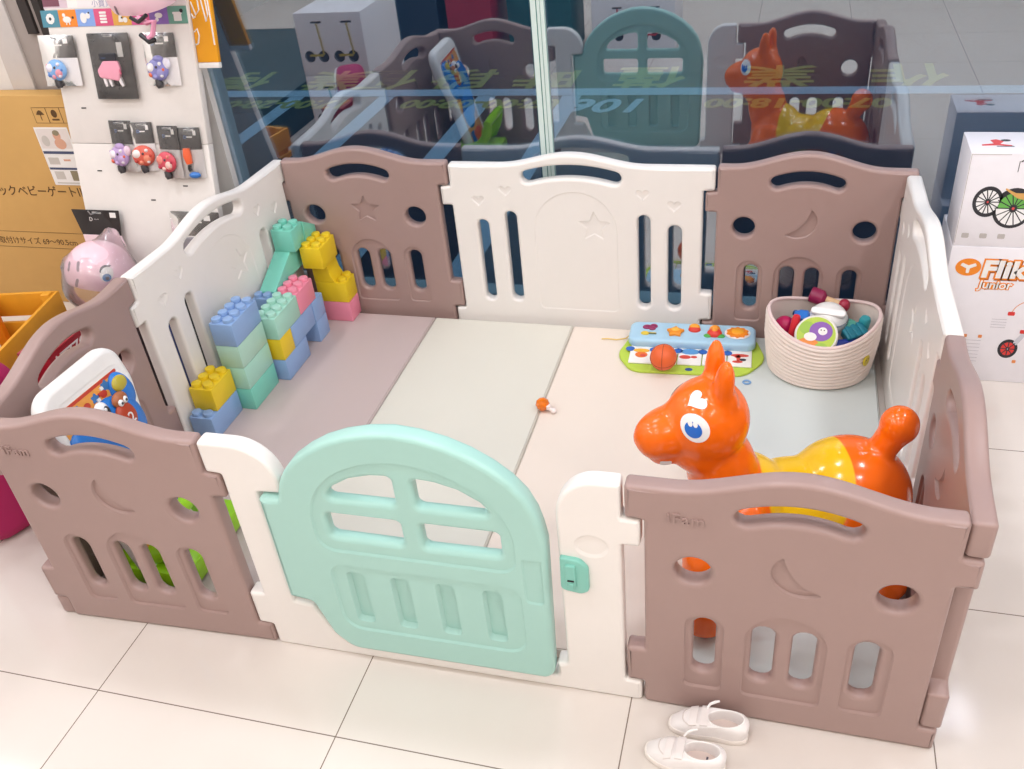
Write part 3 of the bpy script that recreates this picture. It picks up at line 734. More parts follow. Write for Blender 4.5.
bm = BM(); solid(bm, rrect(-.034, .034, -.02, .02, .006), .016, b=.005)
for x in (-.018, .0, .018): box(bm, x-.006, x+.006, -.022, .022, .012, .02, bev=.002)
toy('toy_block', 'dark teal ridged toy at the right of the white round toy', 'toy', [('body', bm, P_('#1D7F93', .35))], (BKX+.092, BKY-.018, .168), (25, -10, 30))
bm = BM(); ball(bm, (0, 0, 0), .03, .026, .022); toy('toy_egg', 'mint rounded toy behind the dark teal ridged toy', 'toy', [('shell', bm, P_('#63C2AE', .35))], (BKX+.075, BKY+.034, .160))
bm = BM(); tube(bm, [(0, 0, -.03), (0, 0, -.025), (0, 0, .02), (0, 0, .03), (0, 0, .034)], [.012, .016, .017, .013, .005], 14); toy('toy_peg', 'turquoise rounded peg by the right rim of the basket', 'toy', [('peg', bm, P_('#38A3AE', .35))], (BKX+.118, BKY+.018, .175), (8, 6, 0))
bm = BM(); solid(bm, rrect(-.04, .04, -.022, .022, .01), .015, b=.006); toy('toy_boat', 'navy blue toy below the dark teal ridged toy at the front rim', 'toy', [('hull', bm, P_('#20389A', .35))], (BKX+.066, BKY-.058, .142), (30, 0, 20))
bm = BM(); solid(bm, rrect(-.03, .03, -.03, .03, .012), .03, b=.01); toy('toy_block', 'pink red toy deep at the right rim of the basket', 'toy', [('body', bm, P_('#D8456B', .4))], (BKX+.108, BKY-.005, .125), (0, 20, 20))
bm = BM(); solid(bm, rrect(-.1, .06, -.07, .07, .03), .035, b=.02); toy('toy_cushion', 'beige soft toy hidden under the other toys in the basket', 'toy', [('body', bm, P_('#CDB9A6', .8))], (BKX-.012, BKY-.005, .082))

# ================================================================== rattle ball on the mat
rt = thing('rattle', 'orange faceted rattle ball with a white stub lying alone on the mat', 'rattle', (1.019, .913, .0515))
bm = BM(); r = bmesh.ops.create_icosphere(bm, subdivisions=2, radius=.0215)
obj('ball', bm, mat('amber orange plastic', '#F0760F', .15, coat=.4, var=.3, scale=90), rt, smooth=10)
bm = BM(); solid(bm, rrect(-.009, .009, 0, .014, .003), .006, b=.002, M=T(.013, -.012, -.002) @ RZ(-55) @ RX(0)); cyl(bm, (.014, -.006, -.004), (.034, -.012, -.010), .008, .006, 14); ball(bm, (.037, -.013, -.0115), .009)
o = obj('stub', bm, P_('#F0E2DE', .35), rt); o['label'] = 'white stub'

# ================================================================== children's shoes
def shoe(loc, rz, label, flip):
    """toe towards -x"""
    t = thing('toddler_shoe', label, 'shoe', loc, (0, 0, R(rz)), 'pair of white toddler shoes by the playpen')
    N = 56
    L = .157
    def foot(a, k=1):
        c, s = cos(a), sin(a)          # a=pi is the toe
        x = .0785*(abs(c)**.97)*(1 if c >= 0 else -1)*k
        wdt = .0285+.0035*(.5-.5*c)-.004*math.exp(-((c-.15)/.35)**2)
        bend = flip*.006*(1-c*c)
        y = wdt*k*(abs(s)**.74)*(1 if s >= 0 else -1)+bend
        return x, y
    def opening(a):
        return .034+.036*cos(a), flip*.003+.0205*sin(a)
    bm = BM()
    A = [2*pi*k/N for k in range(N)]
    rows = []
    for z, k in ((0.0005, .97), (.004, 1.02), (.013, 1.025), (.0155, 1.0)): rows.append([bm.verts.new((*foot(a, k), z)) for a in A])
    for P0, P1 in zip(rows, rows[1:]):
        for k in range(N): bm.faces.new((P0[k], P0[(k+1) % N], P1[(k+1) % N], P1[k]))
    bm.faces.new(rows[0]); bm.faces.new(rows[-1])
    s_ = obj('sole', bm, P_('#EFE6DF', .5), t); 
    def ztop(a): 
        return .047+.012*(.5+.5*cos(a))**2
    def surf(a, f):
        fx, fy = foot(a, .985); ox, oy = opening(a)
        toe = (.5-.5*cos(a))
        # rise first, then close over towards the opening
        g = f**(1.6-.5*toe); h = 1-(1-f)**(2.0+.3*toe)
        bul = .006*sin(pi*f)*(1-.5*toe)
        x = fx+(ox-fx)*g; y = fy+(oy-fy)*g
        n = Vector((fx-ox, fy-oy)); n = n.normalized() if n.length > 1e-6 else Vector((0, 0))
        return Vector((x+n.x*bul, y+n.y*bul, .0145+(ztop(a)-.0145)*h))
    bm = BM(); F = 12
    rows = [[bm.verts.new(surf(a, i/F)) for a in A] for i in range(F+1)]
    def inn(a, z, k): ox, oy = opening(a); return (.034+(ox-.034)*k, flip*.003+(oy-flip*.003)*k, z)
    rows.append([bm.verts.new(inn(a, ztop(a)+.0005, .95)) for a in A]); rows.append([bm.verts.new(inn(a, ztop(a)-.006, .9)) for a in A]); rows.append([bm.verts.new(inn(a, .02, .95)) for a in A])
    for P0, P1 in zip(rows, rows[1:]):
        for k in range(N): bm.faces.new((P0[k], P0[(k+1) % N], P1[(k+1) % N], P1[k]))
    bvh_bm = bm.copy(); bv = BVHTree.FromBMesh(bvh_bm); 
    obj('upper', bm, mat('white canvas', '#F0EAE8', .8, bump=.25, bscale=700), t, smooth=80)
    bm = BM(); plate(bm, [inn(a, 0, .96)[:2] for a in A], .0195, .021)
    i_ = obj('insole', bm, P_('#DDC9C0', .8), t)
    bm = BM(); plate(bm, rpoly([(.034, -.008), (.046, -.008), (.046, .007), (.042, .007), (.042, -.003), (.034, -.003)], .0005), .0211, .0214); o = obj('stamped_logo', bm, P_('#4b4350'), i_)
    # straps over the instep
    for x0 in (-.030, -.008):
        bm = BM(); prev = None; W = .0075
        pts = []
        for k in range(15):
            y = -.034+.068*k/14
            h1 = bv.ray_cast(Vector((x0, y, .2)), Vector((0, 0, -1)))
            if h1[0] is not None and h1[0].z > .016: pts.append((y, h1[0].z))
        rw = []
        for y, z in pts:
            q = []
            for dx in (-W, W):
                h = bv.ray_cast(Vector((x0+dx, y, .2)), Vector((0, 0, -1))); zz = max(z-.004, h[0].z if h[0] is not None else z)
                q += [bm.verts.new((x0+dx, y, zz-.001)), bm.verts.new((x0+dx, y, zz+.0042))]
            rw.append(q)
        for a, b in zip(rw, rw[1:]):
            for i, j in ((0, 1), (1, 3), (3, 2), (2, 0)): bm.faces.new((a[i], a[j], b[j], b[i]))
        for q in (rw[0], rw[-1]): bm.faces.new((q[0], q[1], q[3], q[2]))
        obj('strap', bm, P_('#E9E1DE', .6), t, smooth=30)
    bm = BM(); tube(bm, [surf(a, .42)+Vector((0, 0, .0003)) for a in A if cos(a) < -.55], .0013, 6); obj('toe_seam', bm, P_('#DDD2CD', .7), t)
    bm = BM(); tube(bm, [surf(a, 1)+Vector((0, 0, .0005)) for a in A], .0016, 8, closed=True); obj('collar', bm, P_('#F4F0EE', .7), t)
    bm = BM(); tube(bm, [(-.006, .02, .05), (.0, .028, .056), (.010, .033, .059), (.018, .035, .061)], [.002, .003, .003, .002], 8); o = obj('strap_end', bm, P_('#F1ECEA', .6), t)
    bvh_bm.free()
    return t
shoe((1.602, -.077, 0), -2, 'white toddler shoe with two straps nearest the mauve playpen panel', 1)
shoe((1.563, -.15, 0), -5, 'white toddler shoe in front, cut off by the edge of the photo', -1)

# ================================================================== activity walker in the left corner
u_ = Vector((0, 1, 0)); v_ = Vector((-.24, 0, .97)).normalized(); w_ = u_.cross(v_)
MW = Matrix((u_, v_, w_)).transposed().to_4x4()
wk = thing('activity_walker', 'white baby walker with blue elephant panel and lime green frame in the left corner', 'baby walker', (.248, .030, .072))
bm = BM(); solid(bm, rpoly([(0, 0, .05), (.225, 0, .05), (.240, .30, .2), (.284, .43, .1), (.284, .538, .055), (0, .547, .06)], .05, 8), .022, [], [dict(loop=rpoly([(.02, .04, .04), (.205, .04, .04), (.220, .31, .1), (.262, .43, .06), (.258, .492, .03), (.022, .505, .04)], .03, 8), depth=.003, taper=.006)], b=.016, M=MW @ T(0, 0, -.024))
obj('board', bm, P_('#F3F0ED', .3), wk, keepflat=True)
bm = BM(); D = MW @ T(0, 0, -.004)
plate(bm, rpoly([(.025, .055, .03), (.195, .055, .03), (.212, .31, .05), (.254, .43, .03), (.247, .478, .03), (.03, .490, .03)], .03, 6), -.002, .0006, D, 0)
pr = lambda l, mi, z=.0006: plate(bm, l, 0, .0008+.0006*mi if z == .0006 else z, D, mi)
WM = [P_('#EBA24A', .4), P_('#C8402F', .4), P_('#3E78B8', .4), P_('#F1DFC2', .4), P_('#F0EFEF', .3), P_('#23242c', .3), P_('#F05A28', .35), P_('#1F5FC0', .3)]
for x, y, s in ((.09, .46, .018), (.15, .455, .016), (.195, .462, .018), (.07, .40, .017), (.065, .3, .02)):
    plate(bm, star(x, y, s, s*.55, 70), 0, .0012, D, 2); plate(bm, circ(x+.028, y-.006, .011, .009, 12), 0, .0014, D, 1)
plate(bm, rpoly([(.03, .482), (.245, .470), (.247, .478), (.03, .490)], .003), 0, .001, D, 1)
plate(bm, rpoly([(.05, .06), (.12, .06), (.16, .10), (.1, .12), (.05, .11)], .01), 0, .0012, D, 6); plate(bm, rrect(.145, .19, .06, .12, .01), 0, .0012, D, 7)
for k in range(9): plate(bm, rrect(.078+.012*k, .087+.012*k, .392+.0085*k, .40+.0085*k, .001), 0, .005, D, (4, 1)[k % 2])
obj('picture_panel', bm, WM, wk)
# raised elephant: head, ear, trunk
BL_ = P_('#2A78CC', .25)
bm = BM()
def blob(cx, cy, rx, ry, rz, mi=0): ball(bm, (0, 0, 0), rx, ry, rz, mi, 28, D @ T(cx, cy, 0))
blob(.155, .36, .084, .082, .026); blob(.228, .425, .034, .05, .022); blob(.198, .36, .048, .07, .028); blob(.10, .37, .06, .07, .02); blob(.10, .27, .07, .1, .024); blob(.05, .35, .05, .08, .02); blob(.14, .2, .055, .07, .02)
el = obj('elephant', bm, BL_, wk); el['label'] = 'raised blue elephant head'
bm = BM()
ball(bm, (0, 0, 0), .02, .023, .012, 0, 24, D @ T(.135, .427, .014)); ball(bm, (0, 0, 0), .011, .014, .006, 1, 20, D @ T(.139, .423, .0225)); ball(bm, (0, 0, 0), .004, .005, .003, 0, 12, D @ T(.136, .429, .0275)); ball(bm, (0, 0, 0), .014, .012, .01, 0, 20, D @ T(.10, .418, .014))
o = obj('eye', bm, [WM[4], WM[5]], el)
bm = BM(); ball(bm, (0, 0, 0), .03, .036, .012, 0, 24, D @ T(.178, .38, .0265)); ball(bm, (0, 0, 0), .024, .02, .012, 1, 20, D @ T(.188, .421, .024)); ball(bm, (0, 0, 0), .008, .009, .005, 2, 14, D @ T(.178, .417, .034)); ball(bm, (0, 0, 0), .008, .009, .005, 2, 14, D @ T(.194, .417, .034)); ball(bm, (0, 0, 0), .004, .004, .003, 3, 12, D @ T(.178, .416, .0375)); ball(bm, (0, 0, 0), .004, .004, .003, 3, 12, D @ T(.194, .416, .0375))
text(bm, '2', .038, D @ T(.17, .362, .0385), .0012, 2)
o = obj('number_button', bm, [P_('#B5401F', .3), P_('#A8623A', .35), WM[4], WM[5]], el); o['label'] = 'red-brown button with a white 2'
bm = BM(); ball(bm, (0, 0, 0), .024, .02, .01, 0, 24, D @ T(.222, .448, .015)); o = obj('window_dome', bm, P_('#B9A93E', .15), el); o['label'] = 'yellow-green clear dome'
LIME = P_('#9CD61C', .3)
bm = BM(); box(bm, -.13, .09, .0, .285, -.036, .03, bev=.015)
obj('base', bm, LIME, wk)
for y in (.045, .235):
    bm = BM(); tube(bm, [(-.125, y, .0), (-.08, y, .045), (-.02, y, .05), (.035, y, .075), (.06, y, .12), (.072, y, .165), (.072, y, .18)], [.026, .03, .03, .026, .022, .02, .018], 14); obj('side_arm', bm, LIME, wk)
    for x in (-.09, .055):
        bm = BM(); cyl(bm, (x, y-.012, -.0125), (x, y+.012, -.0125), .0293, seg=28); cyl(bm, (x, y-.015, -.0125), (x, y+.015, -.0125), .012, seg=16); obj('wheel', bm, P_('#8CC81A', .4), wk)
bm = BM(); tube(bm, [(.072, .03, .175), (.074, .09, .18), (.074, .19, .18), (.072, .25, .175)], [.018, .02, .02, .018], 14); obj('handle', bm, LIME, wk)

# ================================================================== display board with hanging packs
SP = mat('display board white', '#EAE3DD', .5)
MB_ = T(0, 1.30, .515) @ RX(-13.24) @ UPRIGHT
BL = lambda u, v, w=0: MB_ @ Vector((u, v, w))
vz = lambda z: (z-.515)/.9734
ROT = (R(-13.24), 0, 0)
db = thing('display_board', 'leaning white display board hung with small packaged accessories', 'display board', BL(-.463, vz(0.004), -.015), ROT)
def onb(u, v, w=0): return T(u+.463, -w-.015, v-vz(.004))      # board coordinates in its own frame
bm = BM(); box(bm, -.272, .273, -.014, .016, 0, .705, bev=.002); box(bm, -.272, .273, -.014, .016, .7065, 1.215, bev=.002); obj('panel', bm, SP, db)
for u, z in ((-.655, .806), (-.302, .555), (-.44, .505), (-.64, .60)):
    bm = BM(); box(bm, u+.463-.009, u+.463+.009, -.0155, -.0138, vz(z)-vz(.004)-.002, vz(z)-vz(.004)+.002)
    obj('slot', bm, BLACK, db)
M0 = T(.463, -.0145, -vz(.004)) @ UPRIGHT
bm = BM(); plate(bm, rect(-.735, -.19, vz(1.112), vz(1.185)), 0, .001, M0, 0); plate(bm, rect(-.735, -.64, vz(1.115), vz(1.185)), .001, .0016, M0, 1); plate(bm, rect(-.735, -.67, vz(1.12), vz(1.16)), .0016, .0022, M0, 2); plate(bm, rect(-.60, -.19, vz(1.115), vz(1.185)), .001, .0016, M0, 3)
text(bm, '小寶貝', .026, M0 @ T(-.545, vz(1.116), .0017), .0003, 4)
o = obj('poster', bm, [PAPER, P_('#D9C2CB', .5), P_('#7c4a5a', .5), P_('#EFE6E6', .5), P_('#a9a3bd', .5)], db); o['label'] = 'pale poster above the picture strip'
cols = ['#4F8DA0', '#F08A2C', '#86A6E0', '#D8557E', '#E3AA4A', '#DD5B94', '#8B67B8', '#6FA694']
for i, c in enumerate(cols):
    bm = BM(); u0 = -.752+.0697*i; u1 = u0+.0697; v0, v1 = vz(1.058), vz(1.109)
    plate(bm, rect(u0, u1, v0, v1), 0, .0012, M0, 0); c0 = (u0+u1)/2; vc = (v0+v1)/2
    q = lambda l, mi=1: plate(bm, l, .0012, .0019+.0002*mi, M0, mi)
    if i == 0: q(circ(c0, vc, .017, .017, 9)); q(circ(c0, vc, .005), 2)
    elif i == 1: q(circ(c0-.004, vc-.004, .016, .01)); q(circ(c0-.014, vc+.01, .006)); q(rrect(c0-.01, c0-.006, vc-.02, vc-.01, .001)); q(rrect(c0+.002, c0+.006, vc-.02, vc-.01, .001)); q(circ(c0+.02, vc+.002, .004), 2)
    elif i == 2: q(circ(c0-.008, vc, .012, .016)); q(circ(c0+.01, vc+.006, .009)); q(circ(c0+.015, vc+.015, .003), 2)
    elif i == 3:
        for k in range(4): q(rrect(c0-.014, c0+.012, vc-.018+k*.0095, vc-.011+k*.0095, .002))
    elif i == 4: q(circ(c0-.006, vc+.012, .006)); q(rpoly([(c0-.014, vc-.016), (c0+.004, vc-.016), (c0, vc+.006), (c0-.01, vc+.006)], .002)); q(circ(c0+.012, vc-.01, .008)); q(circ(c0, vc-.003, .003), 2)
    elif i == 5: q(rrect(c0-.018, c0+.016, vc-.016, vc-.002, .004)); q(circ(c0-.01, vc+.006, .006))
    elif i == 6: q(circ(c0, vc, .014, .008)); q(circ(c0-.008, vc-.012, .006))
    else: q(rrect(c0-.014, c0+.014, vc-.018, vc+.002, .002)); q(rrect(c0-.017, c0+.017, vc+.002, vc+.009, .002)); q(circ(c0+.016, vc+.012, .006), 2)
    o = obj('icon_tile', bm, [P_(c, .5), PAPER, P_('#2b2b30', .5)], db); o['label'] = ('teal', 'orange', 'light blue', 'rose', 'mustard', 'pink', 'purple', 'sea green')[i]+' picture square of the strip'
FILM = clear('clear film', '#ffffff', .01, .25, True, .035)
HDR = mat('dark header card', '#2c2829', .25, coat=.3, var=.3, scale=60); CARD = mat('white backing card', '#EEE9E8', .6)
def film(bm, u0, u1, v0, v1, w, mi, bulge=.012, n=12):
    rows = []
    rnd = random.Random(int(u0*1000))
    for j in range(n+1):
        r = []
        for i in range(n+1):
            s, t = i/n, j/n; b = bulge*(sin(pi*s)*sin(pi*t))**.5
            r.append(bm.verts.new(Vector((u0+(u1-u0)*s, v0+(v1-v0)*t, w+b+rnd.uniform(-.0012, .0012)))))
        rows.append(r)
    for a, b in zip(rows, rows[1:]):
        for i in range(n):
            f = bm.faces.new((a[i], a[i+1], b[i+1], b[i])); f.material_index = mi
def pack(name, label, u, v, hw, hh, bh, toy_fn, w=.012, yaw=0, white=True, bag=True):
    """hanging pack; u, v = middle of its header's top edge; hh header height, bh card height below"""
    t = thing(name, label, 'packaged accessory', BL(u, v, w), ROT, 'packs hanging on the display board')
    Mp = UPRIGHT @ RY(yaw)
    bm = BM(); solid(bm, rpoly([(-hw, -hh), (hw, -hh), (hw, 0), (-hw, 0)], .003), .001, [rrect(-.018, .018, -.012, -.005, .003)], b=.0005, M=Mp)
    text(bm, 'D', .015, Mp @ T(-hw*.55, -hh*.5, .0011), .0003, 1); plate(bm, rect(-hw*.25, hw*.25, -hh*.46, -hh*.40), .001, .0014, Mp, 2)
    plate(bm, rrect(hw*.35, hw*.62, -hh*.36, -hh*.14, .001), .001, .0015, Mp, 2)
    obj('header_card', bm, [HDR, P_('#4C7EC0', .4), PAPER], t)
    if white:
        bm = BM(); solid(bm, rrect(-hw*.97, hw*1.02, -hh-bh, -hh-.0005, .003), .0008, b=.0004, M=Mp); obj('backing_card', bm, CARD, t)
    toy_fn(t, Mp, hh, bh, hw)
    if bag:
        bm = BM(); film(bm, -hw*1.03, hw*1.03, -hh-bh, .002, .004, 0, .011)
        bm.transform(Mp); obj('film_bag', bm, FILM, t, smooth=20)
    bm = BM(); tube(bm, [(0, .010, -.008), (0, -.02, -.008), (0, -.026, -.004)], .0018, 8); o = obj('hook', bm, P_('#9a9a9a', .3), t)
    return t
def bell(cols, ear=False, x=-.012, y=0):
    def fn(t, Mp, hh, bh, hw):
        c = (x, -hh-bh*.42+y)
        Mp = Mp @ T(c[0], c[1], 0) @ Matrix.Diagonal((1.3, 1.3, 1.1, 1)) @ T(-c[0], -c[1], 0)
        bm = BM(); z = .011
        ball(bm, (c[0], c[1], z), .03, .027, .014, 0, 20, Mp)
        if ear: ball(bm, (c[0]+.027, c[1]+.014, z), .011, .014, .008, 1, 14, Mp); ball(bm, (c[0]+.005, c[1]+.024, z), .016, .01, .01, 0, 14, Mp)
        ball(bm, (c[0]-.013, c[1]+.005, z+.007), .014, .012, .009, 2, 16, Mp); ball(bm, (c[0]+.01, c[1]-.006, z+.007), .012, .013, .008, 3, 16, Mp); ball(bm, (c[0]-.018, c[1]-.012, z+.008), .006, .006, .006, 4, 12, Mp)
        for dx, dy, rr, mi in ((.012, .014, .005, 2), (-.004, -.016, .006, 3), (.02, .0, .004, 4), (-.022, .012, .004, 3), (-.012, .008, .004, 5), (.003, .006, .004, 5), (.014, -.014, .005, 2)): ball(bm, (c[0]+dx, c[1]+dy, z+.012-8*(dx*dx+dy*dy)), rr, rr, rr, mi, 10, Mp)
        o = obj('bell', bm, [P_(q, .3) for q in cols]+[P_('#4a3c44', .4)], t)
        bm = BM(); tube(bm, [Mp @ Vector((c[0]-.006, c[1]-.024, .010)), Mp @ Vector((c[0]-.002, c[1]-.036, .010)), Mp @ Vector((c[0], c[1]-.044, .010))], [.010, .013, .009], 12); obj('clamp', bm, P_('#3d393b', .4), t)
    return fn
pack('bell_pack', 'packaged blue and pink bicycle bell at the upper left of the display board', -.70, vz(1.033), .068, .07, .09, bell(('#7FAEE0', '#7FAEE0', '#EDE6F2', '#E79AA8', '#5b86c8')))
pack('bell_pack', 'packaged violet and white bicycle bell at the upper right of the display board', -.305, vz(1.033), .058, .074, .088, bell(('#8C8BC8', '#E8E4F0', '#F2EEF0', '#9d9bd2', '#E8704A'), True))
pack('bell_pack', 'packaged lilac bicycle bell hanging left in the lower row of the board', -.508, vz(.768), .046, .078, .092, bell(('#B79AC8', '#E6C8D8', '#EFE3EA', '#C5A6D2', '#E0694F'), True), .018, -4)
pack('bell_pack', 'narrow pack with a red toy right behind the lilac bell pack', -.428, vz(.762), .036, .07, .092, bell(('#D9604E', '#E87A58', '#F2E4E0', '#E3866B', '#B83A30'), False, -.004), .012, 14)
pack('horn_pack', 'packaged red horn and bell hanging right in the lower row of the board', -.325, vz(.752), .043, .078, .094, bell(('#D24A5A', '#D24A5A', '#E98B7E', '#F0C9BE', '#B92F48'), False, -.012), .018, -6)
def horn(t, Mp, hh, bh, hw):
    bm = BM(); tube(bm, [Mp @ Vector(p) for p in ((-.012, -hh+.006, .01), (-.012, -hh-.02, .011), (-.008, -hh-.045, .01))], [.012, .015, .011], 14); obj('horn', bm, P_('#F0673C', .3), t)
    bm = BM(); ball(bm, (.004, -hh-bh+.012, .01), .02, .011, .01, 0, 16, Mp); o = obj('bulb', bm, P_('#3C7AC6', .3), t)
    bm = BM(); tube(bm, [Mp @ Vector(p) for p in ((-.01, -hh-.05, .009), (-.012, -hh-.062, .009), (-.008, -hh-.07, .009))], .006, 10); obj('clamp', bm, BLACK, t)
pack('horn_pack', 'narrow pack with an orange horn and blue bulb right of the red horn pack', -.248, vz(.746), .038, .072, .095, horn, .012, 12)
def glove(t, Mp, hh, bh, hw):
    bm = BM(); z = .008
    solid(bm, rpoly([(-.045, -.138, .012), (.03, -.15, .01), (.04, -.11, .02), (.032, -.085, .01), (-.022, -.085, .01), (-.05, -.115, .012)], .01), .008, [], [], b=.005, M=Mp @ T(0, 0, z+.003))
    for k in range(3): plate(bm, rpoly([(-.012+.018*k, -.092), (-.006+.018*k, -.092), (.012+.016*k, -.128), (.008+.016*k, -.128)], .001), .011+.006, .018, Mp, 1)
    obj('glove', bm, [P_('#F1A5B9', .7), P_('#D85E80', .7)], t)
    for k in range(4):
        bm = BM(); tube(bm, [Mp @ Vector((-.03+.019*k, -.14, z)), Mp @ Vector((-.028+.02*k, -.155, z)), Mp @ Vector((-.026+.021*k, -.166, z))], [.008, .0075, .006], 10); obj('finger', bm, P_('#EDE6E6' if k != 2 else '#2b2629', .6), t)
    bm = BM(); solid(bm, rrect(-.033, .03, -.086, -.062, .004), .007, b=.003, M=Mp @ T(0, 0, z+.004)); text(bm, '·—', .014, Mp @ T(-.026, -.08, z+.0115), .0003, 1); obj('cuff', bm, [P_('#2a2a32', .5), P_('#6d8fd0', .5)], t)
pack('glove_pack', 'tall dark pack with a pink child\'s cycling glove in the upper middle of the board', -.498, vz(1.037), .08, .207, .002, glove, .012, 0, False)
def dull(t, Mp, hh, bh, hw):
    bm = BM(); solid(bm, rrect(-hw*.8, hw*.8, -hh-bh*.9, -hh-.004, .01), .008, b=.004, M=Mp @ T(0, 0, .008)); obj('contents', bm, P_('#8b858b', .5), t)
pack('accessory_pack', 'black carded pack low on the display board, seen through the white panel handle', -.275, vz(.472), .095, .085, .09, dull, .012, 0, True)
# pink helmets
def helmet(name, label, loc, rot, r, eye=True, card=None):
    t = thing(name, label, 'bicycle helmet', loc, rot)
    bm = BM(); ball(bm, (0, 0, 0), r, r*.86, r*.95, 0, 40)
    for v in bm.verts:
        if v.co.z < -r*.35: v.co.z = -r*.35-(v.co.z+r*.35)*.02
    obj('shell', bm, P_('#F7CFDA', .3), t, smooth=50)
    hb = BM(); ball(hb, (0, 0, 0), r, r*.86, r*.95, 0, 40); HV = BVHTree.FromBMesh(hb); hb.free()
    bm = BM()
    for x, z, a in ((-.028, .035, 8), (-.03, -.022, -20), (-.068, .025, 0)):
        l = [tuple((Matrix.Rotation(R(a), 2) @ Vector(p)) + Vector((x, z))) for p in capsule(-.0055, .0055, -.017, .017)]
        drape(bm, HV, l, (0, -.3, 0), (0, 1, 0), (0, 0, 1), .001, 0)
    o = obj('vent', bm, P_('#8b6f7a', .6), t, keepflat=True)
    if eye:
        bm = BM(); drape(bm, HV, circ(.066, .022, .018, .025), (0, -.3, 0), (0, 1, 0), (0, 0, 1), .001, 0); drape(bm, HV, circ(.068, .012, .012, .013), (0, -.3, 0), (0, 1, 0), (0, 0, 1), .0018, 1); drape(bm, HV, circ(.070, .010, .005, .006), (0, -.3, 0), (0, 1, 0), (0, 0, 1), .0024, 2); drape(bm, HV, ccw(arc_sag((.046, .028), (.072, .052), .012)+arc_sag((.072, .048), (.050, .026), -.008)), (0, -.3, 0), (0, 1, 0), (0, 0, 1), .0026, 2)
        drape(bm, HV, capsule(.1, .107, -.03, .0), (0, -.3, 0), (0, 1, 0), (0, 0, 1), .001, 2)
        o = obj('eye_print', bm, [PAPER, P_('#3E7FB8', .3), P_('#4a3f48', .4)], t, keepflat=True)
    return t
h = helmet('bicycle_helmet', 'bagged pink helmet with a blue eye hung low on the display board', (-.600, 1.108, .312), (R(-18), R(12), R(6)), .120)
bm = BM(); 
b_ = BM(); ball(b_, (0, 0, -.015), .133, .113, .145, 0, 28)
for v in b_.verts:
    n = v.co.normalized(); k = 1+.05*sin(9*n.x+5*n.z)*cos(8*n.z-3*n.y)+random.uniform(-.012, .012)
    v.co = Vector((v.co.x*k, v.co.y*k, v.co.z*k))
    if v.co.z > .05: q = min(1, (v.co.z-.05)/.055); v.co.x = v.co.x*(1-.6*q)+(.02)*q; v.co.y = v.co.y*(1-.6*q)+.02*q; v.co.z += .03*q
bm.free(); o = obj('plastic_bag', b_, clear('clear bag plastic', '#ffffff', .02, .2, True, .14), h, smooth=25)
bm = BM(); Mh = (T(*h.location) @ h.rotation_euler.to_matrix().to_4x4()).inverted() @ T(*BL(-.672, vz(.469), .02)) @ RX(-13.24) @ UPRIGHT
solid(bm, rpoly([(-.105, 0), (.095, 0), (.088, -.09), (-.075, -.09)], .002), .001, [rrect(-.02, .02, -.014, -.006, .003)], b=.0005, M=Mh); plate(bm, rrect(.055, .08, -.026, -.008, .001), .001, .0015, Mh, 1); text(bm, 'D ····', .02, Mh @ T(-.035, -.04, .0012), .0003, 1)
o = obj('header_card', bm, [mat('black header card', '#2a2526', .35), PAPER], h); o['label'] = 'black header card'
bm = BM(); solid(bm, rpoly([(-.075, -.09), (.088, -.09), (.115, -.18), (-.06, -.18)], .002), .001, b=.0005, M=Mh); o = obj('backing_card', bm, P_('#F0D3DA', .6), h); o['label'] = 'pale pink backing card'
bm = BM(); tube(bm, [Mh @ Vector(p) for p in ((0, -.01, -.018), (0, -.01, .03), (0, .004, .04))], .0025, 8); obj('hook', bm, P_('#9a9a9a', .3), h)
h2 = helmet('bicycle_helmet', 'pink child\'s helmet with dangling straps at the top edge of the display board', (-.265, 1.335, 1.18), (R(10), 0, R(-8)), .115, False)
bm = BM(); tube(bm, [(.04, -.09, -.045), (.075, -.1, -.055), (.105, -.098, -.05), (.09, -.11, -.085), (.065, -.115, -.10), (.045, -.112, -.09)], .008, 8); obj('strap', bm, P_('#f0a0bd', .6), h2)
bm = BM(); tube(bm, [(.02, -.1, -.04), (.05, -.107, -.05), (.09, -.104, -.03)], .006, 8); tube(bm, [(.045, -.115, -.085), (.075, -.122, -.105), (.095, -.115, -.10)], .007, 8); o = obj('buckle', bm, BLACK, h2)
# orange sign beside the board
sg = thing('orange_sign', 'upright orange sign with white looping lines at the right edge of the display board', 'sign', BL(-.150, vz(.925), -.02), ROT)
bm = BM(); box(bm, -.038, .038, -.008, .008, .018, .42, bev=.002); obj('face', bm, P_('#F0A313', .5), sg)
bm = BM(); box(bm, -.038, .038, -.009, .009, 0, .0175, bev=.002); o = obj('lower_edge', bm, PAPER, sg); o['label'] = 'white lower edge'
bm = BM()
for pts in ([(-.05, .20), (-.03, .16), (-.01, .175), (-.012, .22), (-.035, .25)], [(.0, .27), (.008, .2), (.022, .14), (.035, .16), (.028, .22), (.04, .25)], [(-.052, .11), (-.035, .12), (-.028, .10), (-.04, .075), (-.054, .072)], [(.042, .22), (.047, .15), (.05, .07)], [(-.055, .165), (-.045, .152), (-.035, .156)]):
    tube(bm, [(x*.66, -.0085, z) for x, z in pts], .0025, 8)
o = obj('drawing', bm, PAPER, sg); o['label'] = 'white looping lines'
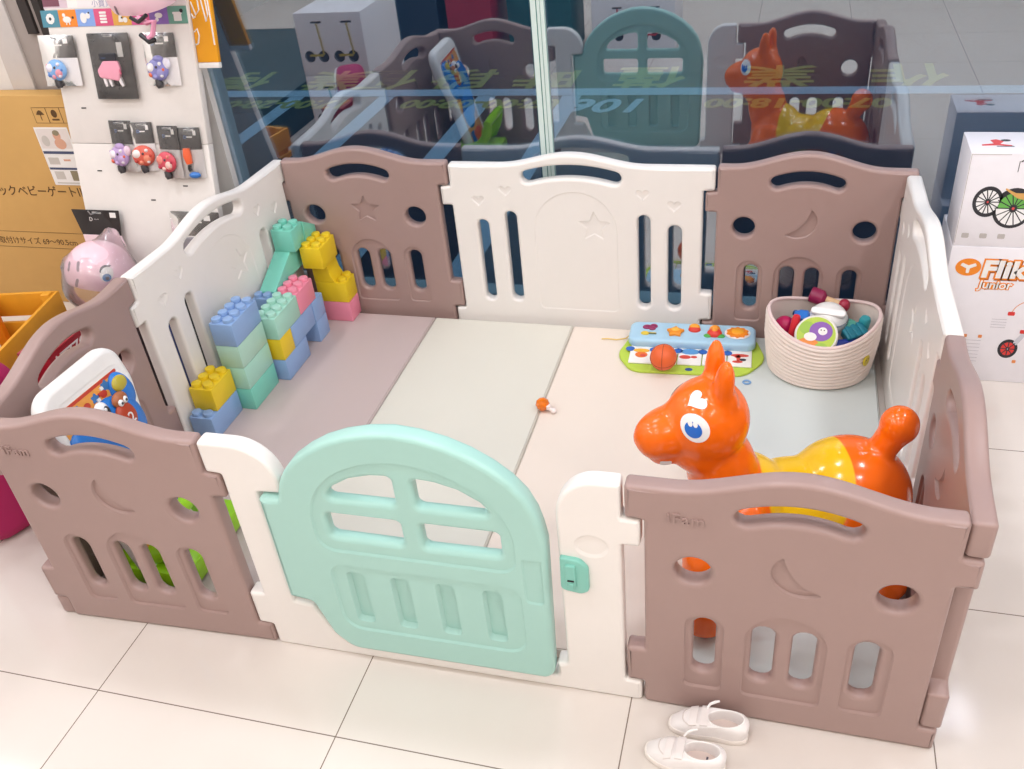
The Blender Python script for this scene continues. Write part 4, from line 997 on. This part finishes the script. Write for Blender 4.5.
# pillars behind
for nm, x0, x1, y0, c, z0 in (('trim_4', -1.012, -.917, 1.465, '#CFC7C2', 0), ('trim_5', -.917, -.80, 1.475, '#A89D97', 0)):
    bm = BM(); box(bm, x0, x1, y0, 1.489, z0, 2.6, bev=.002); struct(obj(nm, bm, P_(c, .5)))
bm = BM(); box(bm, -.855, -.818, 1.462, 1.4745, 1.03, 2.4); box(bm, -.796, -.768, 1.462, 1.489, 1.02, 2.4); struct(obj('trim_6', bm, P_('#2e2726', .4)))

# ================================================================== big cardboard box, left
cb = thing('cardboard_box', 'large brown cardboard carton with Japanese print standing behind the yellow crate', 'box', (-1.17, 1.432, 0))
CBM = mat('brown cardboard', '#CFA25F', .75, var=.05, scale=12)
bm = BM(); box(bm, -.44, .428, -.042, .026, .001, .843, bev=.003); obj('carton', bm, CBM, cb)
FC = T(1.17, -.0425, 0) @ UPRIGHT
INK = P_('#5c3f1c', .7)
bm = BM(); text(bm, 'クイックベビーゲートⅡ', .045, FC @ T(-.812, .468, 0), .0003, 0, 'RIGHT', 0, 0, .0004); obj('printed_title', bm, INK, cb); bm = BM(); text(bm, '取付けサイズ 69〜90.5cm', .033, FC @ T(-.925, .262, 0), .0003, 0, 'RIGHT')
plate(bm, rect(-1.6, -.76, .312, .3135), 0, .0004, FC); plate(bm, rect(-1.6, -.76, .245, .2465), 0, .0004, FC)
obj('printed_lettering', bm, INK, cb); bm = BM()
u0, v0 = -.895, .745
for k in range(3):
    x = u0+.058*k
    for a in (rect(x, x+.058, v0, v0+.0012), rect(x, x+.058, v0+.055, v0+.0562), rect(x, x+.0012, v0, v0+.056), rect(x+.057, x+.058, v0, v0+.056)): plate(bm, [(min(p[0], -.746), p[1]) for p in a], 0, .0004, FC) if min(p[0] for p in a) < -.75 else None
plate(bm, ccw(arc_sag((u0+.012, v0+.03), (u0+.046, v0+.03), .016)), 0, .0005, FC); plate(bm, rrect(u0+.0275, u0+.0305, v0+.01, v0+.032, .001), 0, .0005, FC)
plate(bm, circ(u0+.088, v0+.034, .012, .014), 0, .0005, FC); plate(bm, rect(u0+.073, u0+.103, v0+.01, v0+.016), 0, .0005, FC)
obj('handling_marks', bm, INK, cb)
bm = BM(); L0 = -.918; plate(bm, rect(-.918, -.775, .512, .73), 0, .0008, FC, 0)
pl = lambda x0, x1, z0, z1, mi: plate(bm, rect(x0, x1, z0, z1), .0008, .0011+.0001*mi, FC, mi)
pl(-.912, -.781, .652, .725, 1); plate(bm, circ(-.83, .70, .016, .018), .001, .0018, FC, 2); plate(bm, circ(-.826, .67, .024, .02), .001, .0019, FC, 2); plate(bm, circ(-.83, .71, .014, .01), .001, .0021, FC, 5); plate(bm, circ(-.885, .68, .016, .02), .001, .0017, FC, 3)
pl(-.915, -.778, .632, .642, 4); pl(-.84, -.81, .605, .612, 2); pl(-.905, -.86, .592, .618, 3); pl(-.915, -.778, .572, .58, 4); pl(-.90, -.86, .535, .565, 3); pl(-.83, -.80, .53, .568, 5); pl(-.905, -.79, .518, .523, 3)
o = obj('label_sheet', bm, [PAPER, P_('#E4DAD4', .6), P_('#D9A58A', .6), P_('#C9C2BA', .6), P_('#47506E', .6), P_('#8f8468', .6)], cb); o['label'] = 'white printed label with a photo of a child'

# ================================================================== yellow crate
cr = thing('wooden_crate', 'yellow slatted crate with red things inside beside the cardboard carton', 'crate', (-.835, .70, 0), (0, 0, R(11)))
YW = mat('yellow stained wood', '#E09A22', .5, var=.12, scale=18)
def slat(x0, x1, y0, y1, z0, z1, nm='slat'):
    bm = BM(); box(bm, x0, x1, y0, y1, z0, z1, bev=.002); obj(nm, bm, YW, cr)
for z in (.02, .125, .235):
    slat(.208, .22, -.225, .225, z, z+.085); slat(-.22, -.208, -.225, .225, z, z+.085); slat(-.207, .207, .212, .225, z, z+.085); slat(-.207, .207, -.225, -.212, z, z+.085)
for x in (-.192, .192):
    for y in (-.196, .196): slat(x-.015, x+.015, y-.015, y+.015, 0, .327, 'post')
slat(-.207, .207, -.21, .21, .021, .03, 'bottom')
t = thing('gift_bag', 'crumpled dark red bag lying in the yellow crate', 'bag', (-.85, .70, .032), (0, 0, R(11)))
bm = BM(); r = bmesh.ops.create_grid(bm, x_segments=14, y_segments=14, size=1)
b2 = BM(); ball(b2, (.03, -.05, .11), .13, .13, .105, 0, 28)
for v in b2.verts: v.co *= 1+.05*sin(31*v.co.x+17*v.co.y)*cos(23*v.co.z); v.co.z = max(v.co.z, .001)
bm.free(); obj('bag_body', b2, P_('#9E1B33', .35), t, smooth=60)
bm = BM(); tube(bm, [(-.03, -.10, .17), (-.035, -.08, .25), (-.02, -.04, .27), (-.01, .0, .25), (-.01, .02, .18)], .006, 8); obj('handle', bm, P_('#C8551B', .4), t)
t = thing('lattice_toy', 'translucent-looking orange lattice block standing in the yellow crate', 'toy', (-.93, .855, .033), (0, 0, R(11)))
bm = BM(); solid(bm, rrect(-.07, .07, .0, .30, .01), .012, [rrect(-.055, -.035, .03, .28, .004), rrect(-.02, .0, .03, .28, .004), rrect(.015, .035, .03, .28, .004)], b=.003, M=UPRIGHT); obj('lattice', bm, P_('#E07F1A', .3), t, keepflat=True)
# things beyond the left panels
t = thing('seat_cushion', 'magenta cushion with white piping at the left edge behind the mauve panel', 'cushion', (-.355, .235, 0))
bm = BM(); solid(bm, rrect(-.13, .13, 0, .505, .07), .07, b=.04, M=RZ(68) @ UPRIGHT); obj('cover', bm, P_('#B01C5C', .7), t, keepflat=True)
bm = BM(); l = off(ccw(rrect(-.13, .13, 0.004, .505, .07)), .012); tube(bm, [RZ(68) @ UPRIGHT @ Vector((p[0], p[1], -.062)) for p in l], .004, 8, closed=True); o = obj('piping', bm, PAPER, t); o['label'] = 'white piping'
def pbox(label, x0, x1, y0, y1, z1, col, s=None, tcol='#F0EAEA', size=.05, extra=None):
    t = thing('product_box', label, 'box', ((x0+x1)/2, (y0+y1)/2, 0)); hx, hy = (x1-x0)/2, (y1-y0)/2
    bm = BM(); box(bm, -hx, hx, -hy, hy, .0005, z1, bev=.003); obj('carton', bm, P_(col, .4), t)
    if s:
        bm = BM(); Ms = T(hx+.0003, -hy, 0) @ Matrix(((0, 0, 1, 0), (1, 0, 0, 0), (0, 1, 0, 0), (0, 0, 0, 1)))
        text(bm, s, size, Ms @ T(.012, z1-.047, 0), .0003, offset=.001); obj('lettering', bm, P_(tcol, .5), t)
    if extra: extra(t, hx, hy)
    return t
pbox('dark red box with white lettering, seen through the handle of the left mauve panel', -.32, -.215, .415, .64, .45, '#9A1226', 'ATZZOU', size=.042)
pbox('black and red box behind the joint of the two left panels', -.33, -.21, .665, .80, .40, '#33181f')
pbox('navy box behind the slots of the left white panel', -.33, -.20, .82, .93, .38, '#263a86')
pbox('dark grey box behind the slots of the left white panel', -.33, -.20, .95, 1.07, .36, '#2b2a33')

# ================================================================== boxed ride-on toys, right
def wheelpic(bm, M, cx, cy, rx, ry, hub, n=12, tyre=.16):
    plate(bm, circ(cx, cy, rx, ry, 36), 0, .0006, M, 1); plate(bm, circ(cx, cy, rx*(1-tyre), ry*(1-tyre), 36), .0006, .0009, M, hub)
    for k in range(n):
        a = 2*pi*k/n; ca, sa = cos(a), sin(a); p = Vector((cx+ca*rx*.9, cy+sa*ry*.9)); q = Vector((cx, cy)); d = Vector((-sa*rx, ca*ry)).normalized()*.0014
        plate(bm, [tuple(q-d), tuple(p-d), tuple(p+d), tuple(q+d)], .0009, .0012, M, 1)
    plate(bm, circ(cx, cy, rx*.2, ry*.2, 16), .0012, .0015, M, 1); plate(bm, circ(cx, cy, rx*.07, ry*.07, 10), .0015, .0018, M, 4)
lb = thing('toy_carton', 'white carton lettered Fliker Junior, under another carton by the glass', 'box', (2.42, 1.392, 0))
bm = BM(); box(bm, -.288, .288, -.108, .1, .0005, .442, bev=.002); obj('carton', bm, mat('white carton', '#EDE9EE', .4), lb)
FL_ = T(-2.42, -.1082, 0) @ UPRIGHT
bm = BM(); OG = P_('#F08A1E', .4)
plate(bm, circ(2.184, .379, .033, .027, 32), 0, .0006, FL_, 0)
for a in (30, 150, 270): 
    d = Vector((cos(R(a)), sin(R(a))*.82)); n = Vector((-d.y, d.x))
    for s0, s1, mi, e in ((0, .022, 1, .0055), ): plate(bm, rpoly([tuple(Vector((2.184, .379))-n*e), tuple(Vector((2.184, .379))+d*s1-n*e*.9), tuple(Vector((2.184, .379))+d*s1+n*e*.9), tuple(Vector((2.184, .379))+n*e)], .002), .0006, .0012+a*1e-6, FL_, 1)
plate(bm, circ(2.184, .379, .0055), .0006, .0017, FL_, 1)
S_ = Matrix.Diagonal((1.06, 1, 1, 1))
for (x, z, w), mi, of in (((2.222, .348, .0003), 3, .0075), ((2.219, .352, .0010), 0, .0075), ((2.219, .352, .0018), 1, .0032)): text(bm, 'Fliker', .071, FL_ @ T(x, z, w) @ S_, .0003, mi, shear=.08, offset=of, space=1.05)
for w, mi, of in ((.0004, 0, .0035), (.0012, 1, .0006)): text(bm, 'Junior', .035, FL_ @ T(2.22, .315, w), .0003, mi, shear=.08, offset=of)
obj('logo', bm, [OG, PAPER, P_('#E35B2E', .4), P_('#B4561A', .4)], lb)
bm = BM()
wheelpic(bm, FL_, 2.335, .118, .026, .032, 2, 8, .3)
plate(bm, rpoly([(2.345, .14), (2.40, .25), (2.42, .33), (2.43, .33), (2.41, .24), (2.355, .13)], .003), 0, .0007, FL_, 3)
for x, z in ((2.322, .236), (2.365, .178), (2.36, .31)): plate(bm, rrect(x-.009, x+.009, z-.006, z+.006, .003), 0, .0009, FL_, 2)
for x, z in ((2.215, .155), (2.255, .155), (2.36, .075)): plate(bm, rrect(x-.005, x+.005, z-.005, z+.005, .002), 0, .0008, FL_, 5)
for k in range(7): plate(bm, rect(2.21, 2.26, .14-.012*k, .141-.012*k), 0, .0005, FL_, 4)
for k in range(4): plate(bm, rect(2.275, 2.315, .215-.009*k, .216-.009*k), 0, .0005, FL_, 4)
plate(bm, arc_sag((2.322, .242), (2.36, .28), .008)+arc_sag((2.361, .2785), (2.3235, .241), -.008), 0, .0006, FL_, 5)
obj('picture', bm, [PAPER, P_('#2c2b31', .5), P_('#D8332F', .4), P_('#C9C7CF', .4), P_('#B8B2BA', .5), P_('#E08A4A', .5)], lb)
ub = thing('toy_carton', 'white carton with a picture of black spoked wheels, on top of the lettered carton', 'box', (2.425, 1.392, .4425))
bm = BM(); box(bm, -.292, .285, -.106, .05, .0, .268, bev=.002); obj('carton', bm, MATS['white carton'], ub)
FU = T(-2.425, -.1062, -.4425) @ UPRIGHT
bm = BM()
wheelpic(bm, FU, 2.197, .575, .037, .044, 2, 14, .24); wheelpic(bm, FU, 2.262, .558, .05, .058, 3, 14, .24)
plate(bm, ccw([(2.262-.041, .556), (2.262+.041, .556)]+[(2.262+.041*cos(a), .556-.047*sin(a)) for a in [pi*k/12 for k in range(1, 12)]]), .0009, .00105, FU, 2)
plate(bm, rpoly([(2.215, .625), (2.26, .602), (2.33, .60), (2.40, .59), (2.40, .575), (2.31, .575), (2.265, .588)], .004), 0, .0014, FU, 5)
plate(bm, arc_sag((2.255, .69), (2.40, .69), .02)+[(2.40, .688)]+arc_sag((2.398, .688), (2.256, .687), -.018), 0, .0007, FU, 1); plate(bm, rect(2.252, 2.2535, .66, .69), 0, .0007, FU, 1)
for a in (rect(2.135, 2.1362, .452, .708), rect(2.135, 2.23, .7065, .7077)): plate(bm, a, 0, .0006, FU, 6)
for k in range(3): plate(bm, rrect(2.15+.045*k, 2.168+.045*k, .468, .482, .003), 0, .0004, FU, 6)
TP = T(-2.425, -1.392, .268) @ Matrix(((1, 0, 0, 0), (0, 1, 0, 0), (0, 0, 1, 0), (0, 0, 0, 1)))
plate(bm, rpoly([(2.165, 1.338), (2.205, 1.342), (2.235, 1.336), (2.24, 1.342), (2.21, 1.352), (2.222, 1.37), (2.205, 1.385), (2.19, 1.378), (2.196, 1.355), (2.165, 1.346)], .002), 0, .0006, TP, 4); plate(bm, circ(2.228, 1.378, .012, .007), 0, .0005, TP, 1); plate(bm, rect(2.2, 2.242, 1.333, 1.337), 0, .0007, TP, 1)
obj('picture', bm, [PAPER, P_('#2c2b31', .5), P_('#F2F0F0', .5), P_('#67B04E', .5), P_('#D8484A', .5), P_('#D6A35C', .5), P_('#B9B2AE', .6)], ub)

# ================================================================== the part of the shop only the glass shows
def store_box(label, x0, x1, y0, y1, z0, z1, col, picture=None):
    t = thing('store_carton', label, 'box', ((x0+x1)/2, (y0+y1)/2, z0)); hx, hy, h_ = (x1-x0)/2, (y1-y0)/2, z1-z0
    bm = BM(); box(bm, -hx, hx, -hy, hy, .0005, h_-.0005, bev=.003); obj('carton', bm, P_(col, .5), t)
    if picture:
        bm = BM(); Mq = T(0, hy+.0002, 0) @ RZ(180) @ UPRIGHT
        for cx in (-hx*.45, hx*.45):
            plate(bm, circ(cx-.03, .10, .03), 0, .0006, Mq, 0); plate(bm, circ(cx+.05, .10, .03), 0, .0006, Mq, 0); plate(bm, rect(cx-.03, cx+.05, .1, .112), 0, .0008, Mq, 1); plate(bm, rpoly([(cx-.04, .11), (cx-.03, .11), (cx-.015, .27), (cx-.025, .27)], .002), 0, .0008, Mq, 1); plate(bm, rect(cx-.05, cx+.01, .268, .278), 0, .0009, Mq, 0)
        obj('picture', bm, [P_('#2c2b31', .5), P_(picture, .5)], t)
    return t
store_box('upper white scooter carton of the stack reflected at the upper left of the glass', -.84, -.46, -.7, -.22, .335, .655, '#E9E4E6', '#B9A23A')
store_box('lower white scooter carton of the stack reflected at the upper left of the glass', -.84, -.46, -.7, -.22, 0, .334, '#E9E4E6', '#55908f')
store_box('low dark teal display plinth on the shop floor, reflected at the left of the glass', -2.4, -1.0, -1.7, -.05, 0, .22, '#173c44')
store_box('white carton on the shop floor, reflected behind the mint gate', .42, .95, -2.2, -1.75, 0, .44, '#E9E4E6', '#C23540')
store_box('dark red carton on the shop floor, reflected above the left mauve panel', -.5, -.2, -2.0, -1.6, 0, .48, '#A32038')
store_box('dark teal carton on the shop floor, reflected between the red and the white cartons', -.12, .3, -2.1, -1.7, 0, .5, '#1f5a60')
store_box('dark blue carton on the shop floor, reflected left of the red carton', -.95, -.56, -2.1, -1.6, 0, .7, '#1c3148')
